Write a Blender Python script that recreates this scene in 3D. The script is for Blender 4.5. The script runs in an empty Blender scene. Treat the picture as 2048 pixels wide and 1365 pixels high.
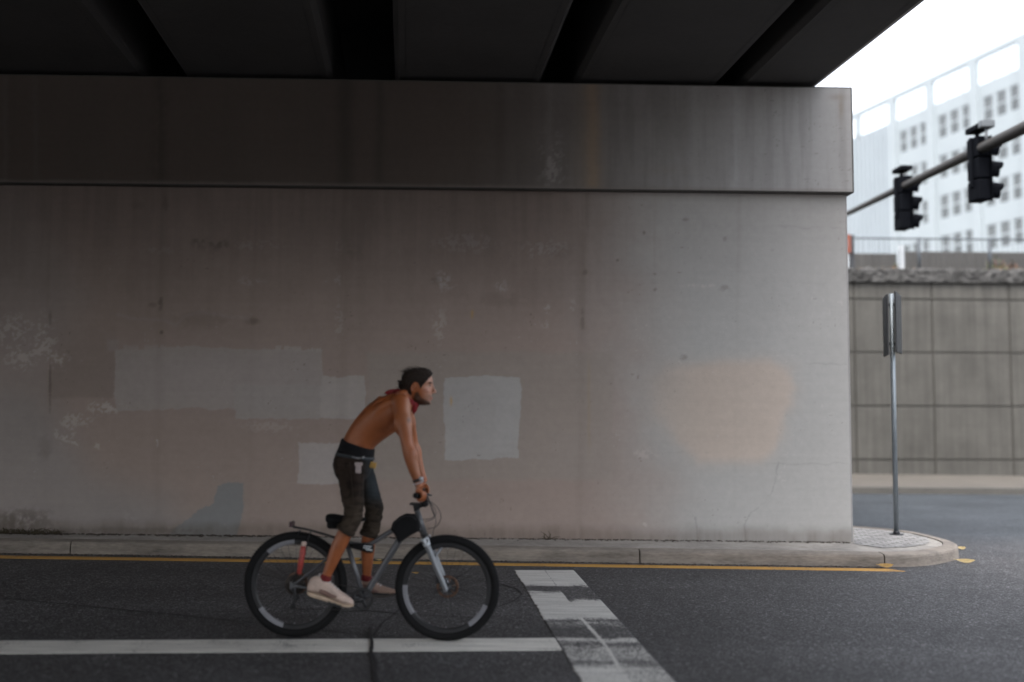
import bpy, bmesh, math, random
import numpy as np
from mathutils import Vector, Matrix, noise

random.seed(7)
rng = np.random.default_rng(11)
sc = bpy.context.scene
COL = sc.collection
V = Vector
R = math.radians

# ------------------------------------------------------------------ camera model
FPX, CX, CY = 2050.0, 1024.0, 682.5
CAM_H, GRADE = 1.63, 0.0126
TH, PT, RL = R(2.3), R(3.8), 0.003
fw = V((math.sin(TH) * math.cos(PT), math.cos(TH) * math.cos(PT), math.sin(PT)))
rt0 = V((math.cos(TH), -math.sin(TH), 0))
up0 = rt0.cross(fw)
rt = rt0 * math.cos(RL) + up0 * math.sin(RL)
up = up0 * math.cos(RL) - rt0 * math.sin(RL)
EYE = V((0, 0, CAM_H))


def ray(px, py):
    return fw + rt * ((px - CX) / FPX) - up * ((py - CY) / FPX)


def gz(x):
    return -GRADE * x


def on_ground(px, py, dz=0.0):
    d = ray(px, py)
    t = (dz - CAM_H) / (d.z + GRADE * d.x)
    return EYE + d * t


def at_y(px, py, Y):
    d = ray(px, py)
    return EYE + d * (Y / d.y)


def at_plane(px, py, p0, n):
    d = ray(px, py)
    return EYE + d * ((p0 - EYE).dot(n) / d.dot(n))


# ------------------------------------------------------------------ object helpers
def tag(o, label, cat, group=None):
    o['label'] = label
    o['category'] = cat
    if group:
        o['group'] = group
    return o


def empty(name, loc=(0, 0, 0), rotz=0.0):
    o = bpy.data.objects.new(name, None)
    o.empty_display_size = 0.2
    o.location = loc
    o.rotation_euler = (0, 0, rotz)
    COL.objects.link(o)
    return o


def link(name, me, parent=None, mats=()):
    o = bpy.data.objects.new(name, me)
    for m in (mats if isinstance(mats, (list, tuple)) else [mats]):
        me.materials.append(m)
    if parent is not None:
        o.parent = parent
    COL.objects.link(o)
    return o


def obj(name, bm, mats=(), parent=None, smooth=False):
    me = bpy.data.meshes.new(name)
    bmesh.ops.recalc_face_normals(bm, faces=bm.faces)
    bm.to_mesh(me)
    bm.free()
    if smooth:
        me.polygons.foreach_set('use_smooth', [True] * len(me.polygons))
    return link(name, me, parent, mats)


def struct(name, bm, mats, **k):
    o = obj(name, bm, mats, **k)
    o['kind'] = 'structure'
    return o


def copy_tree(o, parent=None):
    c = o.copy()
    COL.objects.link(c)
    c.parent = parent
    for ch in list(o.children):
        copy_tree(ch, c)
    return c


# ------------------------------------------------------------------ bmesh helpers
def box(bm, lo, hi, bevel=0.0, M=None, mat=0):
    x0, y0, z0 = lo
    x1, y1, z1 = hi
    vs = [bm.verts.new(c) for c in ((x0, y0, z0), (x1, y0, z0), (x1, y1, z0), (x0, y1, z0),
                                    (x0, y0, z1), (x1, y0, z1), (x1, y1, z1), (x0, y1, z1))]
    fs = [bm.faces.new([vs[i] for i in f]) for f in
          ((0, 3, 2, 1), (4, 5, 6, 7), (0, 1, 5, 4), (1, 2, 6, 5), (2, 3, 7, 6), (3, 0, 4, 7))]
    for f in fs:
        f.material_index = mat
    geo = list(vs)
    if bevel > 0:
        es = list({e for f in fs for e in f.edges})
        r = bmesh.ops.bevel(bm, geom=es, offset=bevel, segments=2, affect='EDGES', profile=0.6)
        geo = list({v for f in r['faces'] for v in f.verts} | {v for v in vs if v.is_valid})
        for f in r['faces']:
            f.material_index = mat
    if M is not None:
        allv = set()
        for v in geo:
            if v.is_valid:
                allv.add(v)
                for f in v.link_faces:
                    allv.update(f.verts)
        for v in allv:
            v.co = M @ v.co
    return geo


def frame_of(t, ref=V((0, 1, 0))):
    t = t.normalized()
    if abs(t.dot(ref)) > 0.95:
        ref = V((1, 0, 0))
    a = ref.cross(t).normalized()
    b = t.cross(a).normalized()
    return a, b


def rings(bm, secs, n=16, mat=0, cap=True, power=2.0):
    """secs: list of (centre, half-vector A, half-vector B); closed loft with fan caps"""
    rs = []
    for c, a, b in secs:
        ring = []
        for k in range(n):
            an = 2 * math.pi * k / n
            ca, sa = math.cos(an), math.sin(an)
            if power != 2.0:
                ca = math.copysign(abs(ca) ** (2 / power), ca)
                sa = math.copysign(abs(sa) ** (2 / power), sa)
            ring.append(bm.verts.new(c + a * ca + b * sa))
        rs.append(ring)
    fs = []
    for r0, r1 in zip(rs[:-1], rs[1:]):
        for k in range(n):
            fs.append(bm.faces.new((r0[k], r0[(k + 1) % n], r1[(k + 1) % n], r1[k])))
    if cap:
        for ring, c in ((rs[0], secs[0][0]), (rs[-1], secs[-1][0])):
            cv = bm.verts.new(c)
            for k in range(n):
                fs.append(bm.faces.new((ring[k], ring[(k + 1) % n], cv)))
    for f in fs:
        f.material_index = mat
        f.smooth = True
    return rs


def crom(pts, sub):
    """Catmull-Rom through tuples of Vectors / floats"""
    out = []
    n = len(pts)
    for i in range(n - 1):
        p0 = pts[max(i - 1, 0)]
        p1, p2 = pts[i], pts[i + 1]
        p3 = pts[min(i + 2, n - 1)]
        for s in range(sub):
            t = s / sub
            out.append(tuple(0.5 * ((2 * b) + (c - a) * t + (2 * a - 5 * b + 4 * c - d) * t * t + (3 * b - a - 3 * c + d) * t ** 3)
                             for a, b, c, d in zip(p0, p1, p2, p3)))
    out.append(tuple(pts[-1]))
    return out


def tube(bm, pts, rad, n=10, sub=4, mat=0, ref=V((0, 1, 0)), flat=1.0, round_caps=False):
    """pts Vectors, rad float or list; smooth path"""
    if not isinstance(rad, (list, tuple)):
        rad = [rad] * len(pts)
    pr = crom([(V(p), float(r)) for p, r in zip(pts, rad)], sub) if sub > 1 else [(V(p), r) for p, r in zip(pts, rad)]
    secs = []
    m = len(pr)
    for i, (p, r) in enumerate(pr):
        t = pr[min(i + 1, m - 1)][0] - pr[max(i - 1, 0)][0]
        a, b = frame_of(t, ref)
        secs.append((p, a * r, b * r * flat))
    if round_caps:
        def capring(i, s):
            p, r = pr[i]
            t = (pr[min(i + 1, m - 1)][0] - pr[max(i - 1, 0)][0]).normalized() * s
            a, b = frame_of(t * s, ref)
            return [(p + t * r * math.sin(q), a * r * math.cos(q), b * r * flat * math.cos(q)) for q in (0.5, 1.0, 1.4)]
        secs = capring(0, -1)[::-1] + secs + capring(m - 1, 1)
    return rings(bm, secs, n, mat)


def cyl(bm, p0, p1, r0, r1=None, n=20, mat=0):
    tube(bm, [V(p0), V(p1)], [r0, r1 if r1 is not None else r0], n=n, sub=1, mat=mat)


def ball(bm, c, rx, ry=None, rz=None, n=14, M=None, mat=0):
    ry = rx if ry is None else ry
    rz = rx if rz is None else rz
    r = bmesh.ops.create_uvsphere(bm, u_segments=n, v_segments=max(6, n // 2 + 2), radius=1)
    for v in r['verts']:
        p = V((v.co.x * rx, v.co.y * ry, v.co.z * rz))
        v.co = V(c) + ((M @ p) if M is not None else p)
        for f in v.link_faces:
            f.smooth = True
            f.material_index = mat


def torus(bm, c, Rr, rx, ry, n=72, k=14, a0=0.0, a1=2 * math.pi, axis=1, mat=0, power=2.0, prof=None):
    """ring in the XZ plane round the y axis; prof: list of (radial, lateral) offsets closed"""
    full = abs(a1 - a0 - 2 * math.pi) < 1e-6
    if prof is None:
        prof = []
        for j in range(k):
            q = 2 * math.pi * j / k
            cq, sq = math.cos(q), math.sin(q)
            if power != 2.0:
                cq = math.copysign(abs(cq) ** (2 / power), cq)
                sq = math.copysign(abs(sq) ** (2 / power), sq)
            prof.append((rx * cq, ry * sq))
    k = len(prof)
    rs = []
    m = n if full else n + 1
    for i in range(m):
        a = a0 + (a1 - a0) * i / n
        rs.append([bm.verts.new(V(c) + V(((Rr + pr) * math.cos(a), pl, (Rr + pr) * math.sin(a)))) for pr, pl in prof])
    fs = []
    for i in range(n):
        r0, r1 = rs[i], rs[(i + 1) % m]
        for j in range(k):
            f = bm.faces.new((r0[j], r0[(j + 1) % k], r1[(j + 1) % k], r1[j]))
            f.smooth = True
            f.material_index = mat
            fs.append(f)
    if not full:
        for r in (rs[0], rs[-1]):
            bm.faces.new(r).material_index = mat
    return fs


def sheet(bm, pts, mat=0):
    f = bm.faces.new([bm.verts.new(p) for p in pts])
    f.material_index = mat
    return f


def remeshed(name, bm, voxel, smooth_it, mats, parent, post=None):
    me = bpy.data.meshes.new('tmp')
    bm.to_mesh(me)
    bm.free()
    o = bpy.data.objects.new('tmp', me)
    COL.objects.link(o)
    m = o.modifiers.new('r', 'REMESH')
    m.mode = 'VOXEL'
    m.voxel_size = voxel
    m.use_smooth_shade = True
    if smooth_it:
        s = o.modifiers.new('s', 'SMOOTH')
        s.factor = 0.5
        s.iterations = smooth_it
    dg = bpy.context.evaluated_depsgraph_get()
    me2 = bpy.data.meshes.new_from_object(o.evaluated_get(dg))
    bpy.data.objects.remove(o)
    me2.name = name
    me2.materials.clear()
    if post:
        post(me2)
    me2.polygons.foreach_set('use_smooth', [True] * len(me2.polygons))
    return link(name, me2, parent, mats)


# ------------------------------------------------------------------ materials
def nodes_of(name):
    m = bpy.data.materials.new(name)
    m.use_nodes = True
    nt = m.node_tree
    nt.nodes.clear()
    out = nt.nodes.new('ShaderNodeOutputMaterial')
    b = nt.nodes.new('ShaderNodeBsdfPrincipled')
    nt.links.new(b.outputs[0], out.inputs[0])
    return m, nt, b


def nd(nt, typ, ins=None, **props):
    n = nt.nodes.new(typ)
    for k, v in props.items():
        setattr(n, k, v)
    for k, v in (ins or {}).items():
        s = n.inputs[k]
        if hasattr(v, 'is_output') or isinstance(v, bpy.types.NodeSocket):
            nt.links.new(v, s)
        else:
            s.default_value = v
    return n


def mth(nt, op, a, b=0.0, c=None, clamp=False):
    ins = {0: a, 1: b}
    if c is not None:
        ins[2] = c
    return nd(nt, 'ShaderNodeMath', ins, operation=op, use_clamp=clamp).outputs[0]


def mixc(nt, f, a, b, mode='MIX'):
    n = nt.nodes.new('ShaderNodeMix')
    n.data_type = 'RGBA'
    n.blend_type = mode
    for i, v in ((0, f), (6, a), (7, b)):
        if isinstance(v, bpy.types.NodeSocket):
            nt.links.new(v, n.inputs[i])
        else:
            n.inputs[i].default_value = v if i == 0 else (v if len(v) == 4 else (*v, 1))
    return n.outputs[2]


def tnoise(nt, co, scale, detail=4, rough=0.55, dist=0.0):
    return nd(nt, 'ShaderNodeTexNoise', {'Vector': co, 'Scale': scale, 'Detail': detail, 'Roughness': rough, 'Distortion': dist}).outputs['Fac']


def remap(nt, v, a, b, c=0.0, d=1.0):
    return nd(nt, 'ShaderNodeMapRange', {0: v, 1: a, 2: b, 3: c, 4: d}).outputs[0]


def rgb(*c):
    return (*c, 1.0)


def simple(name, col, rough=0.6, var=0.15, scale=8.0, metallic=0.0, bump=0.0, bscale=60.0, spec=None, coat=0.0, stretch=None):
    """procedural: base colour broken up by two scales of noise, uneven roughness, optional bump"""
    m, nt, b = nodes_of(name)
    co = nd(nt, 'ShaderNodeTexCoord').outputs['Object']
    if stretch:
        co = nd(nt, 'ShaderNodeMapping', {'Vector': co, 'Scale': stretch}).outputs[0]
    n1 = tnoise(nt, co, scale, 5)
    n2 = tnoise(nt, co, scale * 7.3, 3)
    f = mth(nt, 'ADD', mth(nt, 'MULTIPLY', n1, 0.65), mth(nt, 'MULTIPLY', n2, 0.35))
    dk = tuple(c * (1 - 1.6 * var) for c in col)
    lt = tuple(min(1, c * (1 + 1.6 * var)) for c in col)
    c = mixc(nt, remap(nt, f, 0.3, 0.7), dk, lt)
    nt.links.new(c, b.inputs['Base Color'])
    nt.links.new(remap(nt, n1, 0.3, 0.7, max(0.03, rough - 0.1), min(1, rough + 0.1)), b.inputs['Roughness'])
    b.inputs['Metallic'].default_value = metallic
    if spec is not None:
        b.inputs['Specular IOR Level'].default_value = spec
    if coat:
        b.inputs['Coat Weight'].default_value = coat
    if bump:
        bn = nd(nt, 'ShaderNodeBump', {'Height': tnoise(nt, co, bscale, 5), 'Strength': bump, 'Distance': 0.01})
        nt.links.new(bn.outputs[0], b.inputs['Normal'])
    return m


def concrete(name, col, attr=None, streak=0.25, board=0.0, var=0.12, bump=0.25, speck=0.5, rough=0.85):
    """cast concrete: mottling, rain streaks, pores; with attr a colour attribute carries the paint, stains and painted shade of the surface"""
    m, nt, b = nodes_of(name)
    co = nd(nt, 'ShaderNodeTexCoord').outputs['Object']
    if attr:
        base = nd(nt, 'ShaderNodeVertexColor', layer_name=attr).outputs[0]
    else:
        base = nd(nt, 'ShaderNodeRGB').outputs[0]
        base.default_value = rgb(*col)
    n1 = tnoise(nt, co, 1.1, 7, 0.62)
    n2 = tnoise(nt, co, 14.0, 6, 0.6)
    vs = nd(nt, 'ShaderNodeMapping', {'Vector': co, 'Scale': (9.0, 9.0, 0.35)}).outputs[0]
    n3 = tnoise(nt, vs, 1.0, 5, 0.6)
    hs = nd(nt, 'ShaderNodeMapping', {'Vector': co, 'Scale': (0.5, 0.5, 14.0)}).outputs[0]
    n4 = tnoise(nt, hs, 1.0, 4, 0.6)
    k = mth(nt, 'ADD', remap(nt, n1, 0.25, 0.75, 1 - var, 1 + var), remap(nt, n2, 0.25, 0.75, -0.045, 0.045))
    k = mth(nt, 'MULTIPLY', k, remap(nt, n3, 0.3, 0.75, 1 + streak * 0.25, 1 - streak * 0.55))
    k = mth(nt, 'MULTIPLY', k, remap(nt, n4, 0.3, 0.7, 1 - board, 1 + board))
    # pores
    vor = nd(nt, 'ShaderNodeTexVoronoi', {'Vector': co, 'Scale': 26.0, 'Randomness': 1.0})
    pore = mth(nt, 'MULTIPLY', mth(nt, 'LESS_THAN', vor.outputs['Distance'], 0.13), mth(nt, 'GREATER_THAN', tnoise(nt, co, 3.1, 3), 0.52))
    k = mth(nt, 'MULTIPLY', k, mth(nt, 'SUBTRACT', 1.0, mth(nt, 'MULTIPLY', pore, speck)))
    c = mixc(nt, 1.0, base, nd(nt, 'ShaderNodeCombineColor', {0: k, 1: k, 2: k}).outputs[0], 'MULTIPLY')
    nt.links.new(c, b.inputs['Base Color'])
    b.inputs['Roughness'].default_value = rough
    b.inputs['Specular IOR Level'].default_value = 0.3
    h = mth(nt, 'ADD', mth(nt, 'MULTIPLY', n2, 0.6), mth(nt, 'MULTIPLY', tnoise(nt, co, 90, 4), 0.4))
    h = mth(nt, 'SUBTRACT', h, mth(nt, 'MULTIPLY', pore, 0.6))
    bn = nd(nt, 'ShaderNodeBump', {'Height': h, 'Strength': bump, 'Distance': 0.02})
    nt.links.new(bn.outputs[0], b.inputs['Normal'])
    return m


def asphalt_color(nt, co):
    v1 = nd(nt, 'ShaderNodeTexVoronoi', {'Vector': co, 'Scale': 105.0}, voronoi_dimensions='3D')
    g = nd(nt, 'ShaderNodeSeparateColor', {0: v1.outputs['Color']}).outputs[0]
    v2 = nd(nt, 'ShaderNodeTexVoronoi', {'Vector': co, 'Scale': 60.0}, voronoi_dimensions='3D')
    g2 = nd(nt, 'ShaderNodeSeparateColor', {0: v2.outputs['Color']}).outputs[1]
    stone = remap(nt, mth(nt, 'POWER', g, 3.0), 0.0, 1.0, 0.45, 2.4)
    stone = mth(nt, 'ADD', stone, mth(nt, 'MULTIPLY', mth(nt, 'GREATER_THAN', g2, 0.975), 1.5))
    big = remap(nt, tnoise(nt, co, 0.45, 6, 0.6), 0.3, 0.7, 0.76, 1.2)
    lane = nd(nt, 'ShaderNodeMapping', {'Vector': co, 'Scale': (0.06, 1.1, 1.0)}).outputs[0]
    trk = remap(nt, tnoise(nt, lane, 1.0, 3, 0.5), 0.35, 0.65, 0.88, 1.1)
    mid = remap(nt, tnoise(nt, co, 7.0, 5), 0.3, 0.7, 0.88, 1.12)
    k = mth(nt, 'MULTIPLY', mth(nt, 'MULTIPLY', stone, big), mth(nt, 'MULTIPLY', mid, trk))
    # beyond the island the asphalt turns to a bluer, darker mix
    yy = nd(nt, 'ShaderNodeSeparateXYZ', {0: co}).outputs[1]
    far_mix = remap(nt, mth(nt, 'ADD', yy, mth(nt, 'MULTIPLY', tnoise(nt, co, .8, 4), 1.6)), 12.4, 15.0)
    col = mixc(nt, 1.0, mixc(nt, far_mix, rgb(0.079, 0.077, 0.079), rgb(0.034, 0.039, 0.045)), nd(nt, 'ShaderNodeCombineColor', {0: k, 1: k, 2: k}).outputs[0], 'MULTIPLY')
    hgt = mth(nt, 'ADD', mth(nt, 'MULTIPLY', v1.outputs['Distance'], -1.0), mth(nt, 'MULTIPLY', g, 0.5))
    return col, hgt


def asphalt(name):
    m, nt, b = nodes_of(name)
    co = nd(nt, 'ShaderNodeTexCoord').outputs['Object']
    col, h = asphalt_color(nt, co)
    nt.links.new(col, b.inputs['Base Color'])
    b.inputs['Roughness'].default_value = 0.62
    b.inputs['Specular IOR Level'].default_value = 0.22
    bn = nd(nt, 'ShaderNodeBump', {'Height': h, 'Strength': 0.5, 'Distance': 0.008})
    nt.links.new(bn.outputs[0], b.inputs['Normal'])
    return m


def road_paint(name, col, wear=0.45, attr=None, dirt=0.25):
    """worn road paint over the asphalt; attr (float colour) = how much paint is left"""
    m, nt, b = nodes_of(name)
    co = nd(nt, 'ShaderNodeTexCoord').outputs['Object']
    ac, h = asphalt_color(nt, co)
    n1 = tnoise(nt, co, 3.0, 6, 0.65)
    n2 = tnoise(nt, co, 75.0, 5, 0.7)
    lane = nd(nt, 'ShaderNodeMapping', {'Vector': co, 'Scale': (2.0, 14.0, 1.0)}).outputs[0]
    n3 = tnoise(nt, lane, 1.0, 5, 0.6)
    if attr:
        keep = nd(nt, 'ShaderNodeSeparateColor', {0: nd(nt, 'ShaderNodeVertexColor', layer_name=attr).outputs[0]}).outputs[0]
    else:
        keep = remap(nt, n1, 0.25, 0.6, 1 - wear, 1.0)
    v = mth(nt, 'ADD', keep, mth(nt, 'ADD', mth(nt, 'MULTIPLY', mth(nt, 'SUBTRACT', n2, 0.5), 1.9), mth(nt, 'MULTIPLY', mth(nt, 'SUBTRACT', n3, 0.5), 0.18)))
    f = remap(nt, v, 0.36, 0.62)
    tone = mth(nt, 'MULTIPLY', remap(nt, n3, 0.3, 0.7, 1 - dirt * .7, 1.05), remap(nt, n2, 0.3, 0.7, 0.88, 1.06))
    pc = mixc(nt, 1.0, rgb(*col), nd(nt, 'ShaderNodeCombineColor', {0: tone, 1: tone, 2: tone}).outputs[0], 'MULTIPLY')
    nt.links.new(mixc(nt, f, ac, pc), b.inputs['Base Color'])
    b.inputs['Roughness'].default_value = 0.68
    bn = nd(nt, 'ShaderNodeBump', {'Height': h, 'Strength': 0.35, 'Distance': 0.006})
    nt.links.new(bn.outputs[0], b.inputs['Normal'])
    return m


# value noise in numpy (for paint, stain and shade maps stored as colour attributes)
def vnoise(x, y, seed):
    g = np.random.default_rng(seed).random((257, 257))
    xi, yi = np.floor(x).astype(int), np.floor(y).astype(int)
    fx, fy = x - xi, y - yi
    fx, fy = fx * fx * (3 - 2 * fx), fy * fy * (3 - 2 * fy)
    a, b = g[xi % 256, yi % 256], g[(xi + 1) % 256, yi % 256]
    c, d = g[xi % 256, (yi + 1) % 256], g[(xi + 1) % 256, (yi + 1) % 256]
    return (a * (1 - fx) + b * fx) * (1 - fy) + (c * (1 - fx) + d * fx) * fy


def fbm(x, y, seed, octs=4):
    s, a, t = 0, 1.0, 0
    for i in range(octs):
        s = s + a * vnoise(x * 2 ** i, y * 2 ** i, seed + i)
        t += a
        a *= 0.55
    return s / t


def sstep(a, b, x):
    t = np.clip((x - a) / (b - a), 0, 1)
    return t * t * (3 - 2 * t)


def poly_sdf(px, py, pts):
    """signed distance (negative inside) to a polygon"""
    d = np.full(px.shape, 1e9)
    ins = np.zeros(px.shape, bool)
    n = len(pts)
    for i in range(n):
        (x0, y0), (x1, y1) = pts[i], pts[(i + 1) % n]
        ex, ey = x1 - x0, y1 - y0
        t = np.clip(((px - x0) * ex + (py - y0) * ey) / (ex * ex + ey * ey + 1e-9), 0, 1)
        d = np.minimum(d, np.hypot(px - x0 - t * ex, py - y0 - t * ey))
        if y1 != y0:
            c = ((y0 > py) != (y1 > py)) & (px < ex * (py - y0) / (y1 - y0) + x0)
            ins ^= c
    return np.where(ins, -d, d)


def line_dist(px, py, pts):
    d = np.full(px.shape, 1e9)
    for (x0, y0), (x1, y1) in zip(pts[:-1], pts[1:]):
        ex, ey = x1 - x0, y1 - y0
        t = np.clip(((px - x0) * ex + (py - y0) * ey) / (ex * ex + ey * ey + 1e-9), 0, 1)
        d = np.minimum(d, np.hypot(px - x0 - t * ex, py - y0 - t * ey))
    return d


def grid_mesh(P, attr, rgbv):
    """P (n,m,3) grid of points, rgbv (n,m,3) colours"""
    n, m = P.shape[:2]
    me = bpy.data.meshes.new('grid')
    me.vertices.add(n * m)
    me.vertices.foreach_set('co', P.reshape(-1).astype(np.float32))
    i = np.arange(n * m).reshape(n, m)
    q = np.stack([i[:-1, :-1], i[1:, :-1], i[1:, 1:], i[:-1, 1:]], -1).reshape(-1, 4)
    nf = len(q)
    me.loops.add(nf * 4)
    me.loops.foreach_set('vertex_index', q.reshape(-1).astype(np.int32))
    me.polygons.add(nf)
    me.polygons.foreach_set('loop_start', np.arange(0, nf * 4, 4, dtype=np.int32))
    me.polygons.foreach_set('loop_total', np.full(nf, 4, np.int32))
    me.update(calc_edges=True)
    a = me.color_attributes.new(attr, 'FLOAT_COLOR', 'POINT')
    a.data.foreach_set('color', np.concatenate([rgbv.reshape(-1, 3), np.ones((n * m, 1))], 1).reshape(-1).astype(np.float32))
    me.polygons.foreach_set('use_smooth', [True] * nf)
    return me


def np_project(P):
    v = P - np.array(EYE)
    d = v @ np.array(fw)
    return CX + FPX * (v @ np.array(rt)) / d, CY - FPX * (v @ np.array(up)) / d


# ================================================================== WORLD, SUN, CAMERA
w = bpy.data.worlds.new('World')
sc.world = w
w.use_nodes = True
nt = w.node_tree
nt.nodes.clear()
SUN_EL, SUN_AZ = R(60), R(-150)       # high, behind the camera and to its left; broad and soft under cloud
sky = nd(nt, 'ShaderNodeTexSky', sky_type='NISHITA', sun_disc=False, sun_elevation=SUN_EL, sun_rotation=SUN_AZ,
         air_density=1.0, dust_density=5.0, ozone_density=1.0)
hs = nd(nt, 'ShaderNodeHueSaturation', {'Saturation': 0.34, 'Value': 1.0, 'Color': sky.outputs[0]})
bg = nd(nt, 'ShaderNodeBackground', {'Color': hs.outputs[0], 'Strength': 0.15})
wo = nd(nt, 'ShaderNodeOutputWorld', {'Surface': bg.outputs[0]})

sl = bpy.data.lights.new('sun', 'SUN')
sl.energy = 0.6
sl.angle = R(28)
sl.color = (1.0, 0.96, 0.90)
so = bpy.data.objects.new('sun', sl)
sd = V((math.sin(SUN_AZ) * math.cos(SUN_EL), math.cos(SUN_AZ) * math.cos(SUN_EL), math.sin(SUN_EL)))
so.rotation_euler = sd.to_track_quat('Z', 'Y').to_euler()
so.location = sd * 60
COL.objects.link(so)

cam = bpy.data.cameras.new('camera')
co_ = bpy.data.objects.new('camera', cam)
co_.matrix_world = Matrix(((rt.x, up.x, -fw.x, EYE.x), (rt.y, up.y, -fw.y, EYE.y), (rt.z, up.z, -fw.z, EYE.z), (0, 0, 0, 1)))
cam.sensor_width = 36
cam.lens = FPX / 2048 * 36
cam.clip_start = 0.05
cam.clip_end = 2000
cam.dof.use_dof = True
cam.dof.focus_distance = 9.7
cam.dof.aperture_fstop = 0.56
COL.objects.link(co_)
sc.camera = co_
sc.view_settings.view_transform = 'Standard'
sc.view_settings.look = 'None'
sc.view_settings.exposure = 2.2
sc.view_settings.gamma = 1
sc.render.engine = 'CYCLES'
sc.cycles.use_denoising = True
sc.cycles.max_bounces = 8
sc.cycles.diffuse_bounces = 3
sc.cycles.sample_clamp_indirect = 8
# ================================================================== GROUND AND ROAD
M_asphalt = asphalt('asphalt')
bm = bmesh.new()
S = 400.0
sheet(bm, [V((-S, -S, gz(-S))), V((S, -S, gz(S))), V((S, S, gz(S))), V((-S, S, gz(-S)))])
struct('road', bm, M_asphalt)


def ribbon(bm, pts, width, z=0.004, wob=0.35):
    """irregular thin strip lying on the road through ground points"""
    dense = []
    for a, b in zip(pts[:-1], pts[1:]):
        n = max(2, int((b - a).length / 0.06))
        dense += [a.lerp(b, i / n) for i in range(n)]
    dense.append(pts[-1])
    L = []
    for i, p in enumerate(dense):
        t = (dense[min(i + 1, len(dense) - 1)] - dense[max(i - 1, 0)])
        t.z = 0
        t.normalize()
        nrm = V((-t.y, t.x, 0))
        q = p + nrm * (noise.noise(p * 3.1) * 0.02)
        wv = width * (1 + wob * noise.noise(p * 9.0)) * 0.5
        L.append((bm.verts.new(V((*(q + nrm * wv).xy, gz((q + nrm * wv).x) + z))), bm.verts.new(V((*(q - nrm * wv).xy, gz((q - nrm * wv).x) + z)))))
    for (a, b), (c, d) in zip(L[:-1], L[1:]):
        bm.faces.new((a, b, d, c))


def gp(*pts):
    return [on_ground(x, y) for x, y in pts]


M_crack = simple('bitumen_seam', (0.014, 0.014, 0.015), 0.7, 0.2, 20)
bm = bmesh.new()
ribbon(bm, gp((0, 1196), (130, 1209), (300, 1226), (420, 1238), (520, 1246), (640, 1231), (730, 1221), (810, 1230), (990, 1238)), 0.018)
ribbon(bm, gp((745, 1274), (765, 1248), (800, 1220)), 0.020)
ribbon(bm, gp((738, 1258), (742, 1290), (748, 1325), (754, 1365), (768, 1440)), 0.026, 0.0115)
ribbon(bm, gp((640, 1263), (735, 1272), (850, 1279)), 0.016)
ribbon(bm, gp((905, 1158), (990, 1166), (1035, 1178), (1043, 1190), (1030, 1203), (1000, 1213), (960, 1222)), 0.016)
ribbon(bm, gp((870, 1150), (960, 1158), (1010, 1166)), 0.014)
struct('road_crack', bm, M_crack)

# ---- painted markings
M_white = road_paint('white_road_paint', (0.78, 0.75, 0.69), 0.62, dirt=.4)
M_yellow = road_paint('yellow_road_paint', (0.56, 0.30, 0.06), 0.55, dirt=0.35)


def strip(name, A0, A1, B0, B1, mat, z, n=60):
    bm = bmesh.new()
    prev = None
    for i in range(n + 1):
        a, b = A0.lerp(A1, i / n), B0.lerp(B1, i / n)
        t_ = (a - b) * (.006 / (a - b).length)
        cur = [bm.verts.new(V((q.x, q.y, gz(q.x) + dz_))) for q, dz_ in ((a + t_, -.001), (a, z), (b, z), (b - t_, -.001))]
        if prev:
            for k_ in range(3):
                bm.faces.new((prev[k_], cur[k_], cur[k_ + 1], prev[k_ + 1]))
        prev = cur
    return struct(name, bm, mat)


def ext(a, b, f):
    return b + (a - b) * f


a0, a1, b0, b1 = gp((0, 1283), (1160, 1277), (0, 1308), (1140, 1301))
strip('white_line', ext(a0, a1, 2.2), a1, ext(b0, b1, 2.2), b1, M_white, 0.004)
a0, a1, b0, b1 = gp((0, 1112), (1775, 1138.5), (0, 1117), (1810, 1143.5))
strip('yellow_line', ext(a0, a1, 1.8), a1, ext(b0, b1, 1.8), b1, M_yellow, 0.004)

# stop line: a fine grid whose colour attribute says how much paint the traffic left
Lp = gp((1027, 1141), (1057, 1180), (1090, 1240), (1118, 1290), (1160, 1365))
Rp = gp((1148, 1141), (1190, 1200), (1240, 1265), (1290, 1320), (1352, 1365))
c0, c1 = Lp[0], Lp[-1]
d0, d1 = Rp[0], Rp[-1]
c1 = c0 + (c1 - c0) * 1.5
d1 = d0 + (d1 - d0) * 1.5
n1, n2 = 260, 60
u = np.linspace(0, 1, n1)[:, None, None]
v = np.linspace(0, 1, n2)[None, :, None]
A, B, Cc, D = (np.array(q) for q in (c0, c1, d0, d1))
P = (A * (1 - u) + B * u) * (1 - v) + (Cc * (1 - u) + D * u) * v
P[..., 2] = -GRADE * P[..., 0] + 0.006
for e_ in (np.s_[0], np.s_[-1], np.s_[:, 0], np.s_[:, -1]):
    P[e_][..., 2] -= 0.007           # edges feathered down into the asphalt
gx, gy = np_project(P)
jx, jy = gx + 14 * (fbm(P[..., 0] * 6, P[..., 1] * 6, 3) - .5), gy + 9 * (fbm(P[..., 0] * 7, P[..., 1] * 7, 5) - .5)
keep = np.full(gx.shape, 0.20)
V2 = np.broadcast_to(v[..., 0], gx.shape)
band = lambda a, b, s=4: sstep(a - 1.8 * s, a + 1.8 * s, jy) * (1 - sstep(b - 1.8 * s, b + 1.8 * s, jy))
left = V2 < 0.52
keep = np.maximum(keep, band(1130, 1173, 3) * (0.80 + 0.15 * fbm(P[..., 0] * 3, P[..., 1] * 12, 9)))
keep = np.maximum(keep, np.where(left, band(1184, 1240, 5), band(1200, 1238, 5)) * 0.86)
keep = np.maximum(keep, band(1238, 1256, 6) * 0.44)
keep = np.maximum(keep, band(1275, 1287, 4) * 0.62)
keep = np.maximum(keep, band(1286, 1330, 8) * np.where(left, 0.50, 0.47))
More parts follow.
